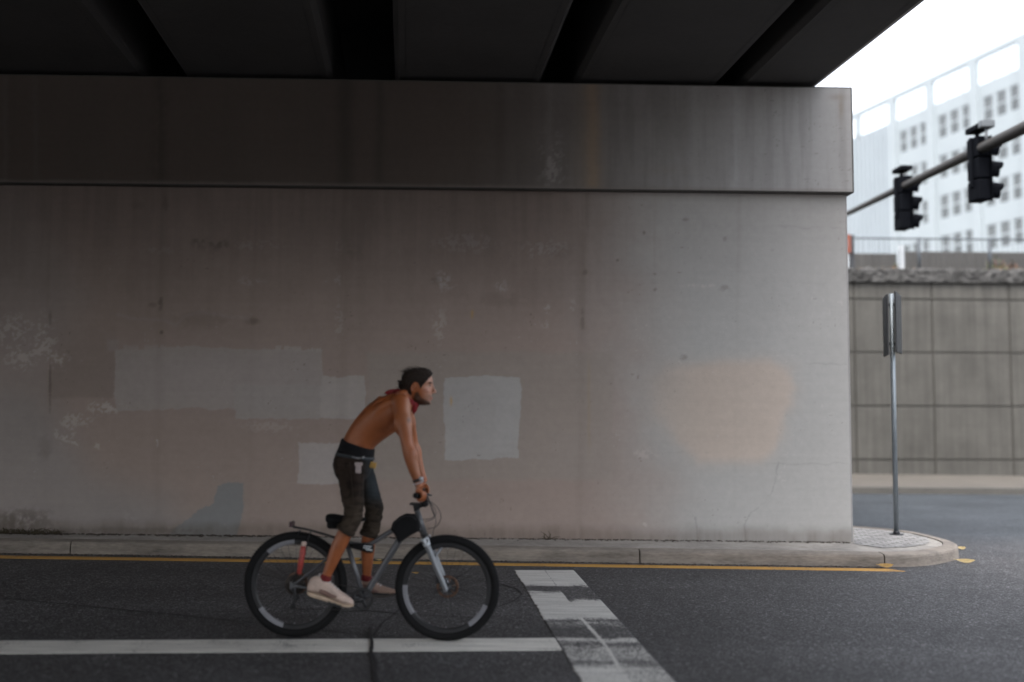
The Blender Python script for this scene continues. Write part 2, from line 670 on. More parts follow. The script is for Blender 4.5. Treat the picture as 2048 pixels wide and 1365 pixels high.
keep = np.maximum(keep, band(1328, 1420, 7) * np.where(left, 0.72, 0.56))
cen = np.exp(-((V2 - 0.53 - 0.02 * np.sin(jy * .05)) / 0.035) ** 2) * sstep(1200, 1215, jy)
keep = np.maximum(keep, cen * 0.78)
keep = np.where((np.abs(V2 - 0.51) < 0.012) & (jy < 1172), 0.45, keep)
keep = keep + .22 * (fbm(P[..., 0] * 30, P[..., 1] * 30, 15) - .5) + .16 * (fbm(P[..., 0] * 9, P[..., 1] * 9, 16) - .5)
keep *= sstep(0.0, 0.05, V2 + 0.01 + .07 * (fbm(P[..., 0] * 12, P[..., 1] * 12, 17) - .5)) * (1 - sstep(0.95, 1.0, V2 - 0.02))
me = grid_mesh(P, 'keep', np.repeat(keep[..., None], 3, -1))
o = link('stop_line', me, None, road_paint('worn_stop_line_paint', (0.67, 0.65, 0.61), attr='keep', dirt=0.35))
o['kind'] = 'structure'

# ================================================================== KERB AND PAVEMENT round the pier
KH = 0.135
M_kerb = simple('kerb_concrete', (0.235, 0.203, 0.172), 0.85, 0.30, 2.6, bump=0.35, bscale=70, stretch=(0.7, 1.2, 3))
M_pave = simple('pavement_concrete', (0.32, 0.295, 0.265), 0.88, 0.25, 2.5, bump=0.35, bscale=45)
path = [V((-16, 11.70, 0)), V((-9.5, 11.48, 0))] + [V((*p.xy, 0)) for p in gp((0, 1107), (140, 1108.5), (700, 1117.5), (1280, 1127), (1770, 1134.5))]
arc = [V((*p.xy, 0)) for p in gp((1810, 1134.3), (1849, 1132.5), (1880, 1128))] + [V((*on_ground(x, y, KH).xy, 0)) for x, y in ((1913, 1096), (1917.5, 1090.5), (1912, 1085), (1887, 1076.5), (1830, 1063.6), (1770, 1056.5), (1705, 1051.5))]

back = [V((3.0, arc[-1].y + .12, 0)), V((-16, arc[-1].y + .25, 0))]
arc = [V((*q, 0)) for q in crom([(p.x, p.y) for p in arc], 4)]
full = path + arc + back
dense, mark = [], []
for a, b in zip(full[:-1], full[1:]):
    n = max(1, int((b - a).length / 0.12))
    dense += [a.lerp(b, i / n) for i in range(n)]
dense.append(full[-1])
joints = [V((*p.xy, 0)) for p in gp((140, 1108.5), (1280, 1127), (1770, 1134.5))]
# extra joints at the same spacing as the two the photo shows
joints += [V((-8.0, 11.45, 0)), V((3.0, 13.95, 0))]


def prof(p, t, wdt=0.17):
    nrm = V((-t.y, t.x, 0))            # towards the pier
    pts = []
    for off, z in ((0.0, -0.05), (0.006, KH - 0.035), (0.014, KH - 0.012), (0.034, KH - 0.002), (wdt, KH + 0.006), (wdt, -0.05)):
        q = p + nrm * off
        pts.append(V((q.x, q.y, gz(q.x) + z)))
    return pts


bm = bmesh.new()
cuts = sorted({min(range(len(dense)), key=lambda i: (dense[i] - j).length) for j in joints})
starts = [0] + cuts
ends = cuts + [len(dense) - 1]
for s, e in zip(starts, ends):
    last = None
    for i in range(s, e + 1):
        t = (dense[min(i + 1, len(dense) - 1)] - dense[max(i - 1, 0)]).normalized()
        p = dense[i].copy()
        if i == s and s > 0:
            p += t * 0.007
        if i == e and e < len(dense) - 1:
            p -= t * 0.007
        rg = [bm.verts.new(q) for q in prof(p, t)]
        if last:
            for k in range(6):
                bm.faces.new((last[k], rg[k], rg[(k + 1) % 6], last[(k + 1) % 6]))
        else:
            bm.faces.new(rg)
        last = rg
    bm.faces.new(last[::-1])
struct('kerb', bm, M_kerb)

bm = bmesh.new()
inner = []
for i, p in enumerate(dense):
    t = (dense[min(i + 1, len(dense) - 1)] - dense[max(i - 1, 0)]).normalized()
    q = p + V((-t.y, t.x, 0)) * 0.176
    inner.append(V((q.x, q.y, gz(q.x) + KH - 0.004)))
f = bm.faces.new([bm.verts.new(p) for p in inner])
r = bmesh.ops.triangulate(bm, faces=[f])
struct('pavement', bm, M_pave)

# cobbled apron at the nose of the island
m, nt, b = nodes_of('cobbles')
co = nd(nt, 'ShaderNodeTexCoord').outputs['Object']
br = nd(nt, 'ShaderNodeTexBrick', {'Vector': co, 'Color1': rgb(.40, .385, .365), 'Color2': rgb(.27, .26, .25), 'Mortar': rgb(.13, .12, .11), 'Scale': 1.0,
                                   'Mortar Size': 0.012, 'Brick Width': 0.19, 'Row Height': 0.105})
k = remap(nt, tnoise(nt, co, 9, 5), 0.3, 0.7, 0.75, 1.2)
nt.links.new(mixc(nt, 1.0, br.outputs['Color'], nd(nt, 'ShaderNodeCombineColor', {0: k, 1: k, 2: k}).outputs[0], 'MULTIPLY'), b.inputs['Base Color'])
b.inputs['Roughness'].default_value = 0.85
bn = nd(nt, 'ShaderNodeBump', {'Height': br.outputs['Fac'], 'Strength': 0.6, 'Distance': 0.02}, invert=True)
nt.links.new(bn.outputs[0], b.inputs['Normal'])
M_cobble = m
bm = bmesh.new()
pts = [V((*on_ground(x, y, KH).xy, 0)) for x, y in ((1708, 1088), (1760, 1096), (1811, 1095), (1849, 1090), (1861, 1085.4), (1855, 1076), (1821, 1067.5), (1770, 1061), (1708, 1056))]
f = bm.faces.new([bm.verts.new(V((p.x, p.y, gz(p.x) + KH + 0.002))) for p in pts])
bmesh.ops.triangulate(bm, faces=[f])
struct('cobbled_paving', bm, M_cobble)

# grit and leaf dirt in the gutter and at the foot of the wall
M_dirt = simple('gutter_dirt', (0.060, 0.046, 0.036), 0.95, 0.35, 30, bump=0.8, bscale=120)
bm = bmesh.new()
for i in range(2600):
    x = rng.uniform(-6.5, 5.4)
    if rng.random() < 0.45:
        if x > 4.4:
            continue
        i0 = min(range(len(path)), key=lambda k: abs(path[k].x - x))
        yk = np.interp(x, [p.x for p in path], [p.y for p in path])
        y, z = yk - abs(rng.normal(0, 0.045)), gz(x) + 0.002
        s = rng.uniform(0.003, 0.010)
    else:
        if x > 4.45:
            continue
        y, z = 12.045 - abs(rng.normal(0, 0.05)), gz(x) + KH + 0.0
        s = rng.uniform(0.003, 0.012) * (1.6 if x < -2.0 else 1.0)
    q = bmesh.ops.create_icosphere(bm, subdivisions=1, radius=s)
    for vv in q['verts']:
        vv.co = V((vv.co.x * 1.5, vv.co.y * 1.2, vv.co.z * 0.6)) + V((x, y, z))
o = obj('gutter_grit', bm, M_dirt)
o['kind'] = 'stuff'

# ================================================================== CONCRETE PIER
YF = 12.05
PX = 4.50
CAPY, CAPX = 11.925, 4.57
zt_stem, zt_cap = 4.22, 5.51
bmc = None
step = 0.0125
xs = np.concatenate([np.arange(-24, -6, 0.08), np.arange(-6, PX + 1e-6, step)])
xs[-1] = PX
zs = np.linspace(-0.1, zt_stem, int(4.3 / step))
X, Z = np.meshgrid(xs, zs, indexing='ij')
Y = np.full_like(X, YF)
P = np.stack([X, Y, Z], -1)
px, py = np_project(P)
nA = fbm(X * 1.3, Z * 1.3, 21)
nB = fbm(X * 5, Z * 5, 31)
nC = fbm(X * 22, Z * 22, 41)
nS = fbm(X * 16, Z * 0.7, 51)
qx, qy = px + 10 * (nB - .5) + 5 * (nC - .5), py + 10 * (fbm(X * 5, Z * 5, 61) - .5) + 5 * (nC - .5)
warm = np.array([0.330, 0.262, 0.229])
tan = np.array([0.330, 0.285, 0.262])
grey = np.array([0.330, 0.320, 0.306])
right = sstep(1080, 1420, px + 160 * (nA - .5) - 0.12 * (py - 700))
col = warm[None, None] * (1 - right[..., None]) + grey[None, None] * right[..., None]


def lay(mask, c, a=1.0):
    global col
    mk = (mask * a)[..., None]
    col = col * (1 - mk) + np.array(c)[None, None] * mk


def rectm(x0, y0, x1, y1, s=2.0, jx=qx, jy=qy):
    return sstep(x0 - s, x0 + s, jx) * (1 - sstep(x1 - s, x1 + s, jx)) * sstep(y0 - s, y0 + s, jy) * (1 - sstep(y1 - s, y1 + s, jy))


# lower part of the wall was rolled over in a browner coat
lay(rectm(735, 705, 1225, 960, 5), (0.312, 0.272, 0.240), 0.65)
lay(rectm(1100, 865, 1240, 955, 5), (0.312, 0.266, 0.238), 0.6)
# cooler grey left foot of the wall
lay(1 - sstep(-40, 70, poly_sdf(qx, qy, [(-900, 700), (-60, 760), (70, 790), (110, 850), (170, 960), (330, 1010), (380, 1100), (-900, 1100)])), (0.290, 0.262, 0.250), 0.8)
lay(1 - sstep(-60, 60, poly_sdf(qx, qy, [(-900, 330), (60, 360), (170, 600), (90, 780), (-900, 780)])), (0.32, 0.275, 0.256), 0.7)
# dark brown rectangle
lay(rectm(98, 560, 232, 797, 5) * sstep(590, 770, py), (0.262, 0.212, 0.188), 0.7)
# roller patches
lay(rectm(231, 697 - 0, 645, 820, 2, qx, qy + 3 * np.sin(px * .02)), (0.362, 0.318, 0.296), 0.95)
lay(rectm(470, 770, 730, 838, 2), (0.362, 0.324, 0.302), 0.95)
lay(rectm(641, 752, 730, 838, 2), (0.395, 0.355, 0.332), 0.95)
lay(rectm(215, 680, 238, 702, 3), (0.335, 0.285, 0.265), 0.7)
# brush marks along the upper edge of the big patch
lay(rectm(540, 694, 648, 702, 2) * (nS > .45), (0.40, 0.36, 0.34), 0.6)
lay(rectm(240, 690, 330, 703, 4) * (nS > .5), (0.37, 0.32, 0.30), 0.7)
lay(rectm(598, 887, 700, 967, 2), (0.405, 0.362, 0.342), 0.95)
sk = (py - 755) / 165
lay(rectm(0, 0, 150, 165, 1.6, qx - (890 - 2 * sk), qy - 755 - 2 * np.sin(px * .03)), (0.392, 0.372, 0.358), 1.0)
lay(rectm(0, 0, 150, 165, 1.6, qx - (890 - 2 * sk), qy - 755 - 2 * np.sin(px * .03)) * (nA > .52), (0.375, 0.350, 0.335), .5)
# arc left by an older coat above the patches
lay(np.exp(-(line_dist(qx, qy, [(235, 632), (270, 640), (330, 640), (352, 652), (372, 634), (400, 627), (470, 634), (500, 640)]) / 3.5) ** 2), (0.36, 0.30, 0.28), 0.45)
# tan blob on the right
blob = poly_sdf(px + 26 * (nB - .5), py + 22 * (nA - .5), [(1290, 760), (1330, 728), (1545, 722), (1585, 740), (1594, 775), (1590, 808), (1570, 828), (1566, 875), (1555, 907), (1525, 924), (1395, 928), (1345, 890), (1300, 830)])
lay((1 - sstep(-20, 8, blob)) * sstep(1280, 1420, px + 60 * (nA - .5)), (0.410, 0.345, 0.298), .95)
lay((1 - sstep(-40, 30, blob)), (0.38, 0.325, 0.280), 0.55)
# blue grey painted-out shape near the foot of the wall
lay(1 - sstep(-2, 2, poly_sdf(qx, qy, [(340, 1066), (395, 1020), (425, 1006), (436, 972), (458, 962), (486, 966), (488, 1005), (474, 1075), (340, 1075)])), (0.222, 0.226, 0.228), 0.9)
# pale flaking clusters
for cx, cy, rx, ry, a in ((930, 485, 70, 22, .8), (1090, 497, 55, 20, .8), (885, 562, 26, 20, 1), (1003, 573, 14, 14, .8), (680, 490, 10, 20, .5), (678, 563, 9, 14, .8), (677, 640, 10, 40, .6),
                          (500, 563, 28, 10, .5), (515, 490, 60, 14, .5), (320, 500, 40, 12, .4), (25, 660, 45, 34, .9), (90, 680, 22, 50, .9), (45, 715, 40, 30, .8), (118, 720, 22, 20, .8),
                          (205, 815, 32, 16, 1), (150, 840, 36, 18, .8), (130, 870, 24, 20, .8), (150, 885, 12, 10, 1), (195, 893, 8, 8, .8), (230, 818, 22, 9, .8), (540, 853, 60, 14, .4), (880, 650, 16, 40, .6),
                          (1095, 618, 10, 10, .8), (1145, 612, 8, 14, .6), (1090, 650, 8, 8, .6), (1290, 908, 30, 14, .4), (1400, 572, 40, 4, .5), (1290, 1050, 10, 6, .7), (314, 885, 3, 12, 1), (260, 1045, 20, 30, .2)):
    e = np.exp(-(((px - cx) / rx) ** 2 + ((py - cy) / ry) ** 2) ** 1.5)
    fl = sstep(0.50, 0.60, 0.5 * nC + 0.5 * fbm(X * 34, Z * 34, 71) + 0.16 * (e - .6))
    lay(fl * e, (0.47, 0.42, 0.395), 0.75 * a)
# dark mould and tie-hole spots
for cx, cy, rx, ry, a in ((395, 483, 14, 8, .6), (440, 488, 20, 10, .7), (415, 490, 40, 14, .4), (321, 605, 5, 18, .8), (305, 610, 10, 6, .5), (323, 665, 4, 4, .9), (505, 643, 14, 8, .6), (330, 410, 8, 22, .6),
                          (275, 412, 16, 8, .4), (400, 640, 60, 20, .25), (708, 505, 20, 20, .35), (870, 560, 12, 10, .4), (1000, 600, 50, 16, .25), (1120, 505, 30, 16, .35), (1170, 545, 6, 6, .6), (1165, 640, 5, 30, .5),
                          (1288, 466, 3, 4, .8), (1450, 478, 5, 6, .5), (1450, 575, 14, 10, .4), (1310, 580, 4, 4, .6), (1367, 715, 9, 8, .5), (1370, 440, 8, 4, .5), (1545, 500, 5, 4, .5), (1235, 521, 3, 3, .8), (1310, 548, 4, 3, .6),
                          (100, 770, 3, 60, .7), (100, 640, 4, 20, .6), (55, 1040, 60, 24, .8), (15, 1050, 40, 26, .7), (250, 1062, 200, 8, .6), (90, 900, 16, 30, .3)):
    e = np.exp(-(((px - cx) / rx) ** 2 + ((py - cy) / ry) ** 2) ** 1.5)
    lay(sstep(0.35, 0.6, nC * .6 + nB * .4 + 0.25 * (e - .5)) * e, (0.105, 0.085, 0.072), 0.8 * a)
# many small dark flecks
fle = vnoise(X * 46, Z * 46, 81) * 0.7 + 0.3 * fbm(X * 3, Z * 3, 82)
lay(sstep(0.84, 0.90, fle), (0.13, 0.105, 0.09), 0.5)
flw = vnoise(X * 52, Z * 40, 83) * 0.7 + 0.3 * fbm(X * 2.4, Z * 2.4, 84)
lay(sstep(0.83, 0.9, flw), (0.45, 0.42, 0.40), 0.35)
# formwork joints: faint vertical and horizontal stain lines
for cx, a, wd in ((325, .35, 9), (692, .40, 14), (1170, .40, 10), (100, .25, 4), (730, .2, 16), (510, .15, 5), (1310, .12, 4), (1480, .12, 4)):
    lay(np.exp(-((px + 8 * (nS - .5) + 0.018 * (py - 400) - cx) / wd) ** 2) * sstep(.30, .62, nS + .25 * nB), (0.17, 0.14, 0.115), a * (.35 + .5 * sstep(2.2, 3.6, Z)))
lay(np.exp(-((px - 1178 - 5 * (nB - .5)) / 3.0) ** 2) * rectm(0, 720, 3000, 900, 30), (0.33, 0.25, 0.16), .35)
for cy, x0, x1, a in ((455, 1545, 1690, .5), (568, 1230, 1690, .25), (729, 1575, 1700, .55), (928, 1545, 1700, .6), (906, 1310, 1420, .3)):
    lay(np.exp(-((qy - cy - 4 * (nB - .5)) / 1.6) ** 2) * rectm(x0, 0, x1, 3000, 20), (0.20, 0.19, 0.185), a * .55 * sstep(.3, .6, nB))
for pl in ([(1556, 925), (1548, 975), (1530, 1003), (1500, 1030), (1489, 1050), (1492, 1080)], [(1325, 1035), (1328, 1055)], [(1390, 1035), (1396, 1082)]):
    lay(np.exp(-(line_dist(px + 6 * (nC - .5), py + 6 * (nC - .5), pl) / 1.5) ** 2), (0.19, 0.18, 0.175), .5 * sstep(.25, .6, nB))
# yellow crayon ticks
for cx, cy in ((944, 628), (902, 803)):
    lay(np.exp(-(((px - cx - 3 * (nC - .5)) / 2.5) ** 2 + ((py - cy) / 9) ** 2)) * (nC > .42), (0.50, 0.30, 0.09), .7)
# damp foot; the deck's shade painted over the upper wall, faintly streaked
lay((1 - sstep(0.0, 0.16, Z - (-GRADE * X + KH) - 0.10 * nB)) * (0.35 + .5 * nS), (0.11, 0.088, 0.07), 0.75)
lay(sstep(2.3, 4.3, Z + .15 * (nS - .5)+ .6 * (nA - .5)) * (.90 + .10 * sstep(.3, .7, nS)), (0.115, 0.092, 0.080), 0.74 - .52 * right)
wall_me = grid_mesh(P, 'paint', col * (1.15 + .19 * right[..., None]))  # right end scaled brighter: light falloff put into the colour

M_wall = concrete('painted_concrete', (0.3, 0.3, 0.3), attr='paint', streak=0.0, board=0.02, var=0.06, bump=0.12, speck=0.10)
M_conc = concrete('cast_concrete', (0.300, 0.288, 0.278), streak=0.25, board=0.04)
pier = empty('bridge_pier', (PX, YF, gz(PX)))
tag(pier, 'long concrete bridge pier wall with painted-over patches behind the cyclist', 'bridge pier')


def under(o, root):
    """parent a mesh built in world coordinates under a root placed by location/rotation only"""
    o.parent = root
    bpy.context.view_layer.update()
    o.matrix_parent_inverse = root.matrix_world.inverted()
    return o


# the wall front (grid) plus its ends, back and a chamfer strip on the outer corner
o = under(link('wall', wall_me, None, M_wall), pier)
bm = bmesh.new()
box(bm, (-24, YF + 0.002, -0.1), (PX + 0.012, YF + 1.25, zt_stem - 0.002), 0.0)
under(obj('wall_core', bm, M_conc), pier)

bm = bmesh.new()
for z0, z1 in ((-.1, zt_stem - .003),):
    q = [V((PX, YF, 0)), V((PX + .03, YF + .03, 0)), V((PX + .03, YF + 1.22, 0)), V((PX + .0125, YF + 1.22, 0)), V((PX + .0125, YF + .02, 0))]
    a_, b_ = [bm.verts.new(p + V((0, 0, z0))) for p in q], [bm.verts.new(p + V((0, 0, z1))) for p in q]
    for k_ in range(5):
        bm.faces.new((a_[k_], a_[(k_ + 1) % 5], b_[(k_ + 1) % 5], b_[k_]))
    bm.faces.new(a_); bm.faces.new(b_[::-1])
under(obj('corner_chamfer', bm, M_conc), pier)

# cap beam with its own stains, and deck shade painted darker to the left
xs = np.concatenate([np.arange(-24, -6, 0.1), np.arange(-6, CAPX - 0.02, 0.0165)])
xs[-1] = CAPX - 0.025
zs = np.linspace(zt_stem + 0.012, zt_cap - 0.02, 78)
X, Z = np.meshgrid(xs, zs, indexing='ij')
P = np.stack([X, np.full_like(X, CAPY), Z], -1)
px, py = np_project(P)
nA, nB, nC, nS = fbm(X * 1.3, Z * 1.3, 121), fbm(X * 5, Z * 5, 131), fbm(X * 22, Z * 22, 141), fbm(X * 9, Z * 0.6, 151)
qx, qy = px + 8 * (nB - .5), py + 8 * (nB - .5)
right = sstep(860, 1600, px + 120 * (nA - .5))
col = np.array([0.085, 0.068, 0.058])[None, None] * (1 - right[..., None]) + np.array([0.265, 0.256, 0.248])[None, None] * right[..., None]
lay(sstep(.40, .70, nS), (0.07, 0.06, 0.052), .18)
for cx, wd, c, a in ((320, 16, (.052, .043, .036), .6), (690, 18, (.048, .04, .034), .6), (760, 10, (.05, .042, .036), .5), (1185, 14, (.27, .19, .12), .55), (1175, 30, (.2, .16, .12), .35), (10, 6, (.12, .10, .09), .4),
                     (70, 7, (.11, .095, .085), .35), (1100, 10, (.22, .20, .19), .25), (1470, 8, (.38, .37, .37), .35), (1390, 14, (.38, .37, .36), .2), (1000, 12, (.07, .06, .052), .3)):
    lay(np.exp(-((px + 10 * (nB - .5) - cx) / wd) ** 2) * sstep(.25, .6, nS + .3 * nC), c, a)
for cx, cy, rx, ry, a in ((1682, 215, 5, 26, .8), (1675, 195, 16, 6, .6), (1330, 340, 60, 8, .2)):
    lay(np.exp(-(((px - cx - 4 * (nC - .5)) / rx) ** 2 + ((py - cy) / ry) ** 2)), (.19, .165, .14), a)
fle = vnoise(X * 30, Z * 55, 181) * .7 + .3 * nB
lay(sstep(.78, .85, fle) * sstep(1200, 1500, px), (.15, .14, .13), .5)
e = np.exp(-(((px - 1105) / 22) ** 2 + ((py - 330) / 60) ** 2))
lay(sstep(.5, .62, nC + .2 * (e - .5)) * e, (.32, .30, .28), .4)
lay(1 - sstep(0, .05, Z - zt_stem - .03 * nB), (.17, .15, .135), .5)
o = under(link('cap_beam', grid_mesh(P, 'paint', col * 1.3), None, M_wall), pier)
bm = bmesh.new()
box(bm, (-24, CAPY + 0.002, zt_stem), (CAPX, YF + 1.37, zt_cap), 0.018)
under(obj('cap_core', bm, concrete('dark_cap_concrete', (0.085, 0.080, 0.075), streak=.1)), pier)  # core darkened so the cap's edges match its painted shade
# ================================================================== BRIDGE DECK
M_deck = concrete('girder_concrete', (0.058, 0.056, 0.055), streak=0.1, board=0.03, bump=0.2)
SKEW = -0.063
SOF = 5.56
deck = empty('bridge_deck', (3.2, YF, SOF))
tag(deck, 'dark concrete bridge deck on wide girders spanning overhead above the road', 'bridge')
Y0, Y1 = -11.0, 27.0


def skx(x, y):
    return x + SKEW * (y - 12.0)


def girder(x0, x1, mat=M_deck, name='girder'):
    bm = bmesh.new()
    ch = 0.055
    pr = [(x0 + ch, SOF), (x1 - ch, SOF), (x1 - 0.006, SOF + ch), (x1, SOF + ch + 0.02), (x1, SOF + 1.0), (x0, SOF + 1.0), (x0, SOF + ch + 0.02), (x0 + 0.006, SOF + ch)]
    rr = []
    for y in (Y0, Y1):
        rr.append([bm.verts.new(V((skx(x, y), y, z))) for x, z in pr])
    n = len(pr)
    for k in range(n):
        bm.faces.new((rr[0][k], rr[0][(k + 1) % n], rr[1][(k + 1) % n], rr[1][k]))
    bm.faces.new(rr[0])
    bm.faces.new(rr[1][::-1])
    # shallow drip lines near both lower edges
    for xx in (x0 + 0.13, x1 - 0.13):
        v4 = [V((skx(xx + d, y), y, SOF - 0.003)) for y in (Y0, Y1) for d in (-0.004, 0.004)]
        sheet(bm, [v4[0], v4[1], v4[3], v4[2]], 1)
    return under(obj(name, bm, [mat, M_crack]), deck)


edges = [(-5.63, -3.87), (-3.42, -1.665), (-0.923, 0.84), (1.233, 2.99), (3.236, 4.19)]
xl = -5.63
DECK_L = -22.0
while xl > DECK_L:
    edges.insert(0, (xl - 0.42 - 1.76, xl - 0.42))
    xl -= 0.42 + 1.76
for x0, x1 in edges:
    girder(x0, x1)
XL = edges[0][0]
bm = bmesh.new()
pr = [(XL - 0.4, SOF + 1.0), (4.34, SOF + 1.0), (4.34, SOF + 1.28), (XL - 0.4, SOF + 1.28)]
rr = [[bm.verts.new(V((skx(x, y), y, z))) for x, z in pr] for y in (Y0, Y1)]
for k in range(4):
    bm.faces.new((rr[0][k], rr[0][(k + 1) % 4], rr[1][(k + 1) % 4], rr[1][k]))
bm.faces.new(rr[0]); bm.faces.new(rr[1][::-1])
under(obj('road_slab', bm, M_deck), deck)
# pale fascia plank on the outer face, and the pipe clipped under its nearer length
bm = bmesh.new()
pr = [(4.192, SOF + 0.05), (4.235, SOF + 0.05), (4.235, SOF + 0.99), (4.192, SOF + 0.99)]
rr = [[bm.verts.new(V((skx(x, y), y, z))) for x, z in pr] for y in (Y0, Y1)]
for k in range(4):
    bm.faces.new((rr[0][k], rr[0][(k + 1) % 4], rr[1][(k + 1) % 4], rr[1][k]))
bm.faces.new(rr[0]); bm.faces.new(rr[1][::-1])
under(obj('fascia', bm, M_conc), deck)
bm = bmesh.new()
pr = [(4.10, SOF - 0.05), (4.27, SOF - 0.05), (4.27, SOF + 0.045), (4.10, SOF - 0.004)]
ya, yb = -6.8, 9.1
rr = [[bm.verts.new(V((skx(x, y), y, z))) for x, z in pr] for y in (ya, yb)]
for k in range(4):
    bm.faces.new((rr[0][k], rr[0][(k + 1) % 4], rr[1][(k + 1) % 4], rr[1][k]))
bm.faces.new(rr[0]); bm.faces.new(rr[1][::-1])
under(obj('drip_plate', bm, simple('dark_steel', (0.03, 0.03, 0.032), 0.6, .2)), deck)
M_rubber_pad = simple('bearing_rubber', (0.02, 0.02, 0.02), 0.8)
for x0, x1 in edges:
    if x1 < -7:
        continue
    bm = bmesh.new()
    box(bm, (x0 + 0.15, YF + 0.1, zt_cap), (x1 - 0.15, YF + 0.6, SOF))
    under(obj('bearing_pad', bm, M_rubber_pad), deck)

# ================================================================== FAR SIDE OF THE CROSS STREET
fk = [V((*p.xy, 0)) for p in gp((1650, 987.5), (2048, 990))]
dirk = (fk[1] - fk[0]).normalized()
YW = 25.9


def far_line(x):
    return fk[0] + dirk * ((x - fk[0].x) / dirk.x)


bm = bmesh.new()
xa, xb = -40.0, 70.0
A, B = far_line(xa), far_line(xb)
for (o0, z0, o1, z1) in ((0, -0.05, 0.01, 0.13), (0.01, 0.13, 0.17, 0.14), (0.17, 0.14, 0.171, -0.05)):
    sheet(bm, [V((A.x, A.y + o0, gz(A.x) + z0)), V((B.x, B.y + o0, gz(B.x) + z0)), V((B.x, B.y + o1, gz(B.x) + z1)), V((A.x, A.y + o1, gz(A.x) + z1))])
struct('far_kerb', bm, simple('far_kerb_concrete', (.05, .047, .042), .85, .2, 3))
bm = bmesh.new()
sheet(bm, [V((A.x, A.y + .172, gz(A.x) + .137)), V((B.x, B.y + .172, gz(B.x) + .137)), V((B.x, 30, gz(B.x) + .137)), V((A.x, 30, gz(A.x) + .137))])
struct('far_pavement', bm, simple('far_pavement_concrete', (.060, .053, .045), .85, .18, 1.5, bump=.3, bscale=30))

# retaining wall of cast panels
M_panel = concrete('retaining_wall_concrete', (0.056, 0.054, 0.049), streak=0.5, board=0.03, var=0.26, speck=0.3)
M_joint = simple('panel_joint', (0.030, 0.028, 0.024), 0.95, 0.2, 5)
wallr = empty('retaining_wall', (11.0, YW, gz(11)))
tag(wallr, 'grey-green panelled concrete retaining wall across the street with grimy joints', 'retaining wall')
rows = [at_y(1870, y, YW).z for y in (960, 920, 813, 706, 600, 566)]
cols0 = at_y(1866, 760, YW).x
pw = at_y(2021, 760, YW).x - cols0
xsj = [cols0 + pw * k for k in range(-14, 16)]
bm = bmesh.new()
for xa_, xb_ in zip(xsj[:-1], xsj[1:]):
    for z0, z1 in zip([-1.2, rows[1]] + rows[2:5], [rows[1], rows[2]] + rows[3:]):
        box(bm, (xa_ + .022, YW - .03, z0 + .018), (xb_ - .022, YW + .1, z1 - .018), 0.012)
under(obj('panels', bm, M_panel), wallr)
bm = bmesh.new()
box(bm, (xsj[0], YW, -1.2), (xsj[-1], YW + .5, rows[5]))
under(obj('backing', bm, M_joint), wallr)
# rough stone course along the top
ztop = rows[5]
zc = at_y(1870, 538, YW).z
m, nt, b = nodes_of('rough_coping')
co = nd(nt, 'ShaderNodeTexCoord').outputs['Object']
vo = nd(nt, 'ShaderNodeTexVoronoi', {'Vector': co, 'Scale': 6.0})
g = nd(nt, 'ShaderNodeSeparateColor', {0: vo.outputs['Color']}).outputs[0]
nt.links.new(mixc(nt, g, rgb(.012, .0115, .011), rgb(.045, .044, .043)), b.inputs['Base Color'])
b.inputs['Roughness'].default_value = .9
bm = bmesh.new()
nx, nz = 1100, 8
vv = [[None] * nz for _ in range(nx)]
for i in range(nx):
    x = xsj[0] + (xsj[-1] - xsj[0]) * i / (nx - 1)
    for j in range(nz):
        tt = j / (nz - 1)
        off = V((x * 7, tt * 5, 3))
        y = YW - .12 + (0.5 if tt > .84 else 0) * (tt - .84) * 6 + .05 * noise.noise(off)
        z = ztop + (zc - ztop) * min(1, tt * 1.2) + .04 * noise.noise(off + V((9, 3, 1))) * (1 if j else .2)
        vv[i][j] = bm.verts.new(V((x, y, z)))
for i in range(nx - 1):
    for j in range(nz - 1):
        bm.faces.new((vv[i][j], vv[i + 1][j], vv[i + 1][j + 1], vv[i][j + 1]))
under(obj('stone_coping', bm, m), wallr)

# raised terrain behind it
bm = bmesh.new()
zb = zc - .05
sheet(bm, [V((-120, YW + .3, zb)), V((200, YW + .3, zb)), V((200, YW + 3.0, zb + .1)), V((-120, YW + 3.0, zb + .1))])
sheet(bm, [V((-120, YW + 3.0, zb + .1)), V((200, YW + 3.0, zb + .1)), V((260, 380, zb + .4)), V((-200, 380, zb + .4))])
struct('raised_ground', bm, simple('dry_earth', (.07, .055, .04), .95, .25, 1.2))

# dry grass along the top
M_straw = simple('straw_grass', (.26, .185, .11), .9, .3, 6)
bm = bmesh.new()
for i in range(5200):
    x = rng.uniform(8, 30)
    d = vnoise(np.array(x * .9), np.array(3.3), 5)
    if rng.random() > .25 + 1.1 * d - (.35 if x < 10.3 else 0):
        continue
    y = YW + .55 + rng.random() * 1.3
    h = rng.uniform(.08, .24) * (.6 + .9 * d)
    a = rng.uniform(0, 6.28)
    lean = V((rng.normal(0, .07), rng.normal(0, .07), h))
    wv = V((math.cos(a), math.sin(a), 0)) * .012
    p = V((x, y, zb))
    v0, v1, v2 = bm.verts.new(p - wv), bm.verts.new(p + wv), bm.verts.new(p + lean)
    bm.faces.new((v0, v1, v2))
o = obj('dry_grass', bm, M_straw)
o['kind'] = 'stuff'

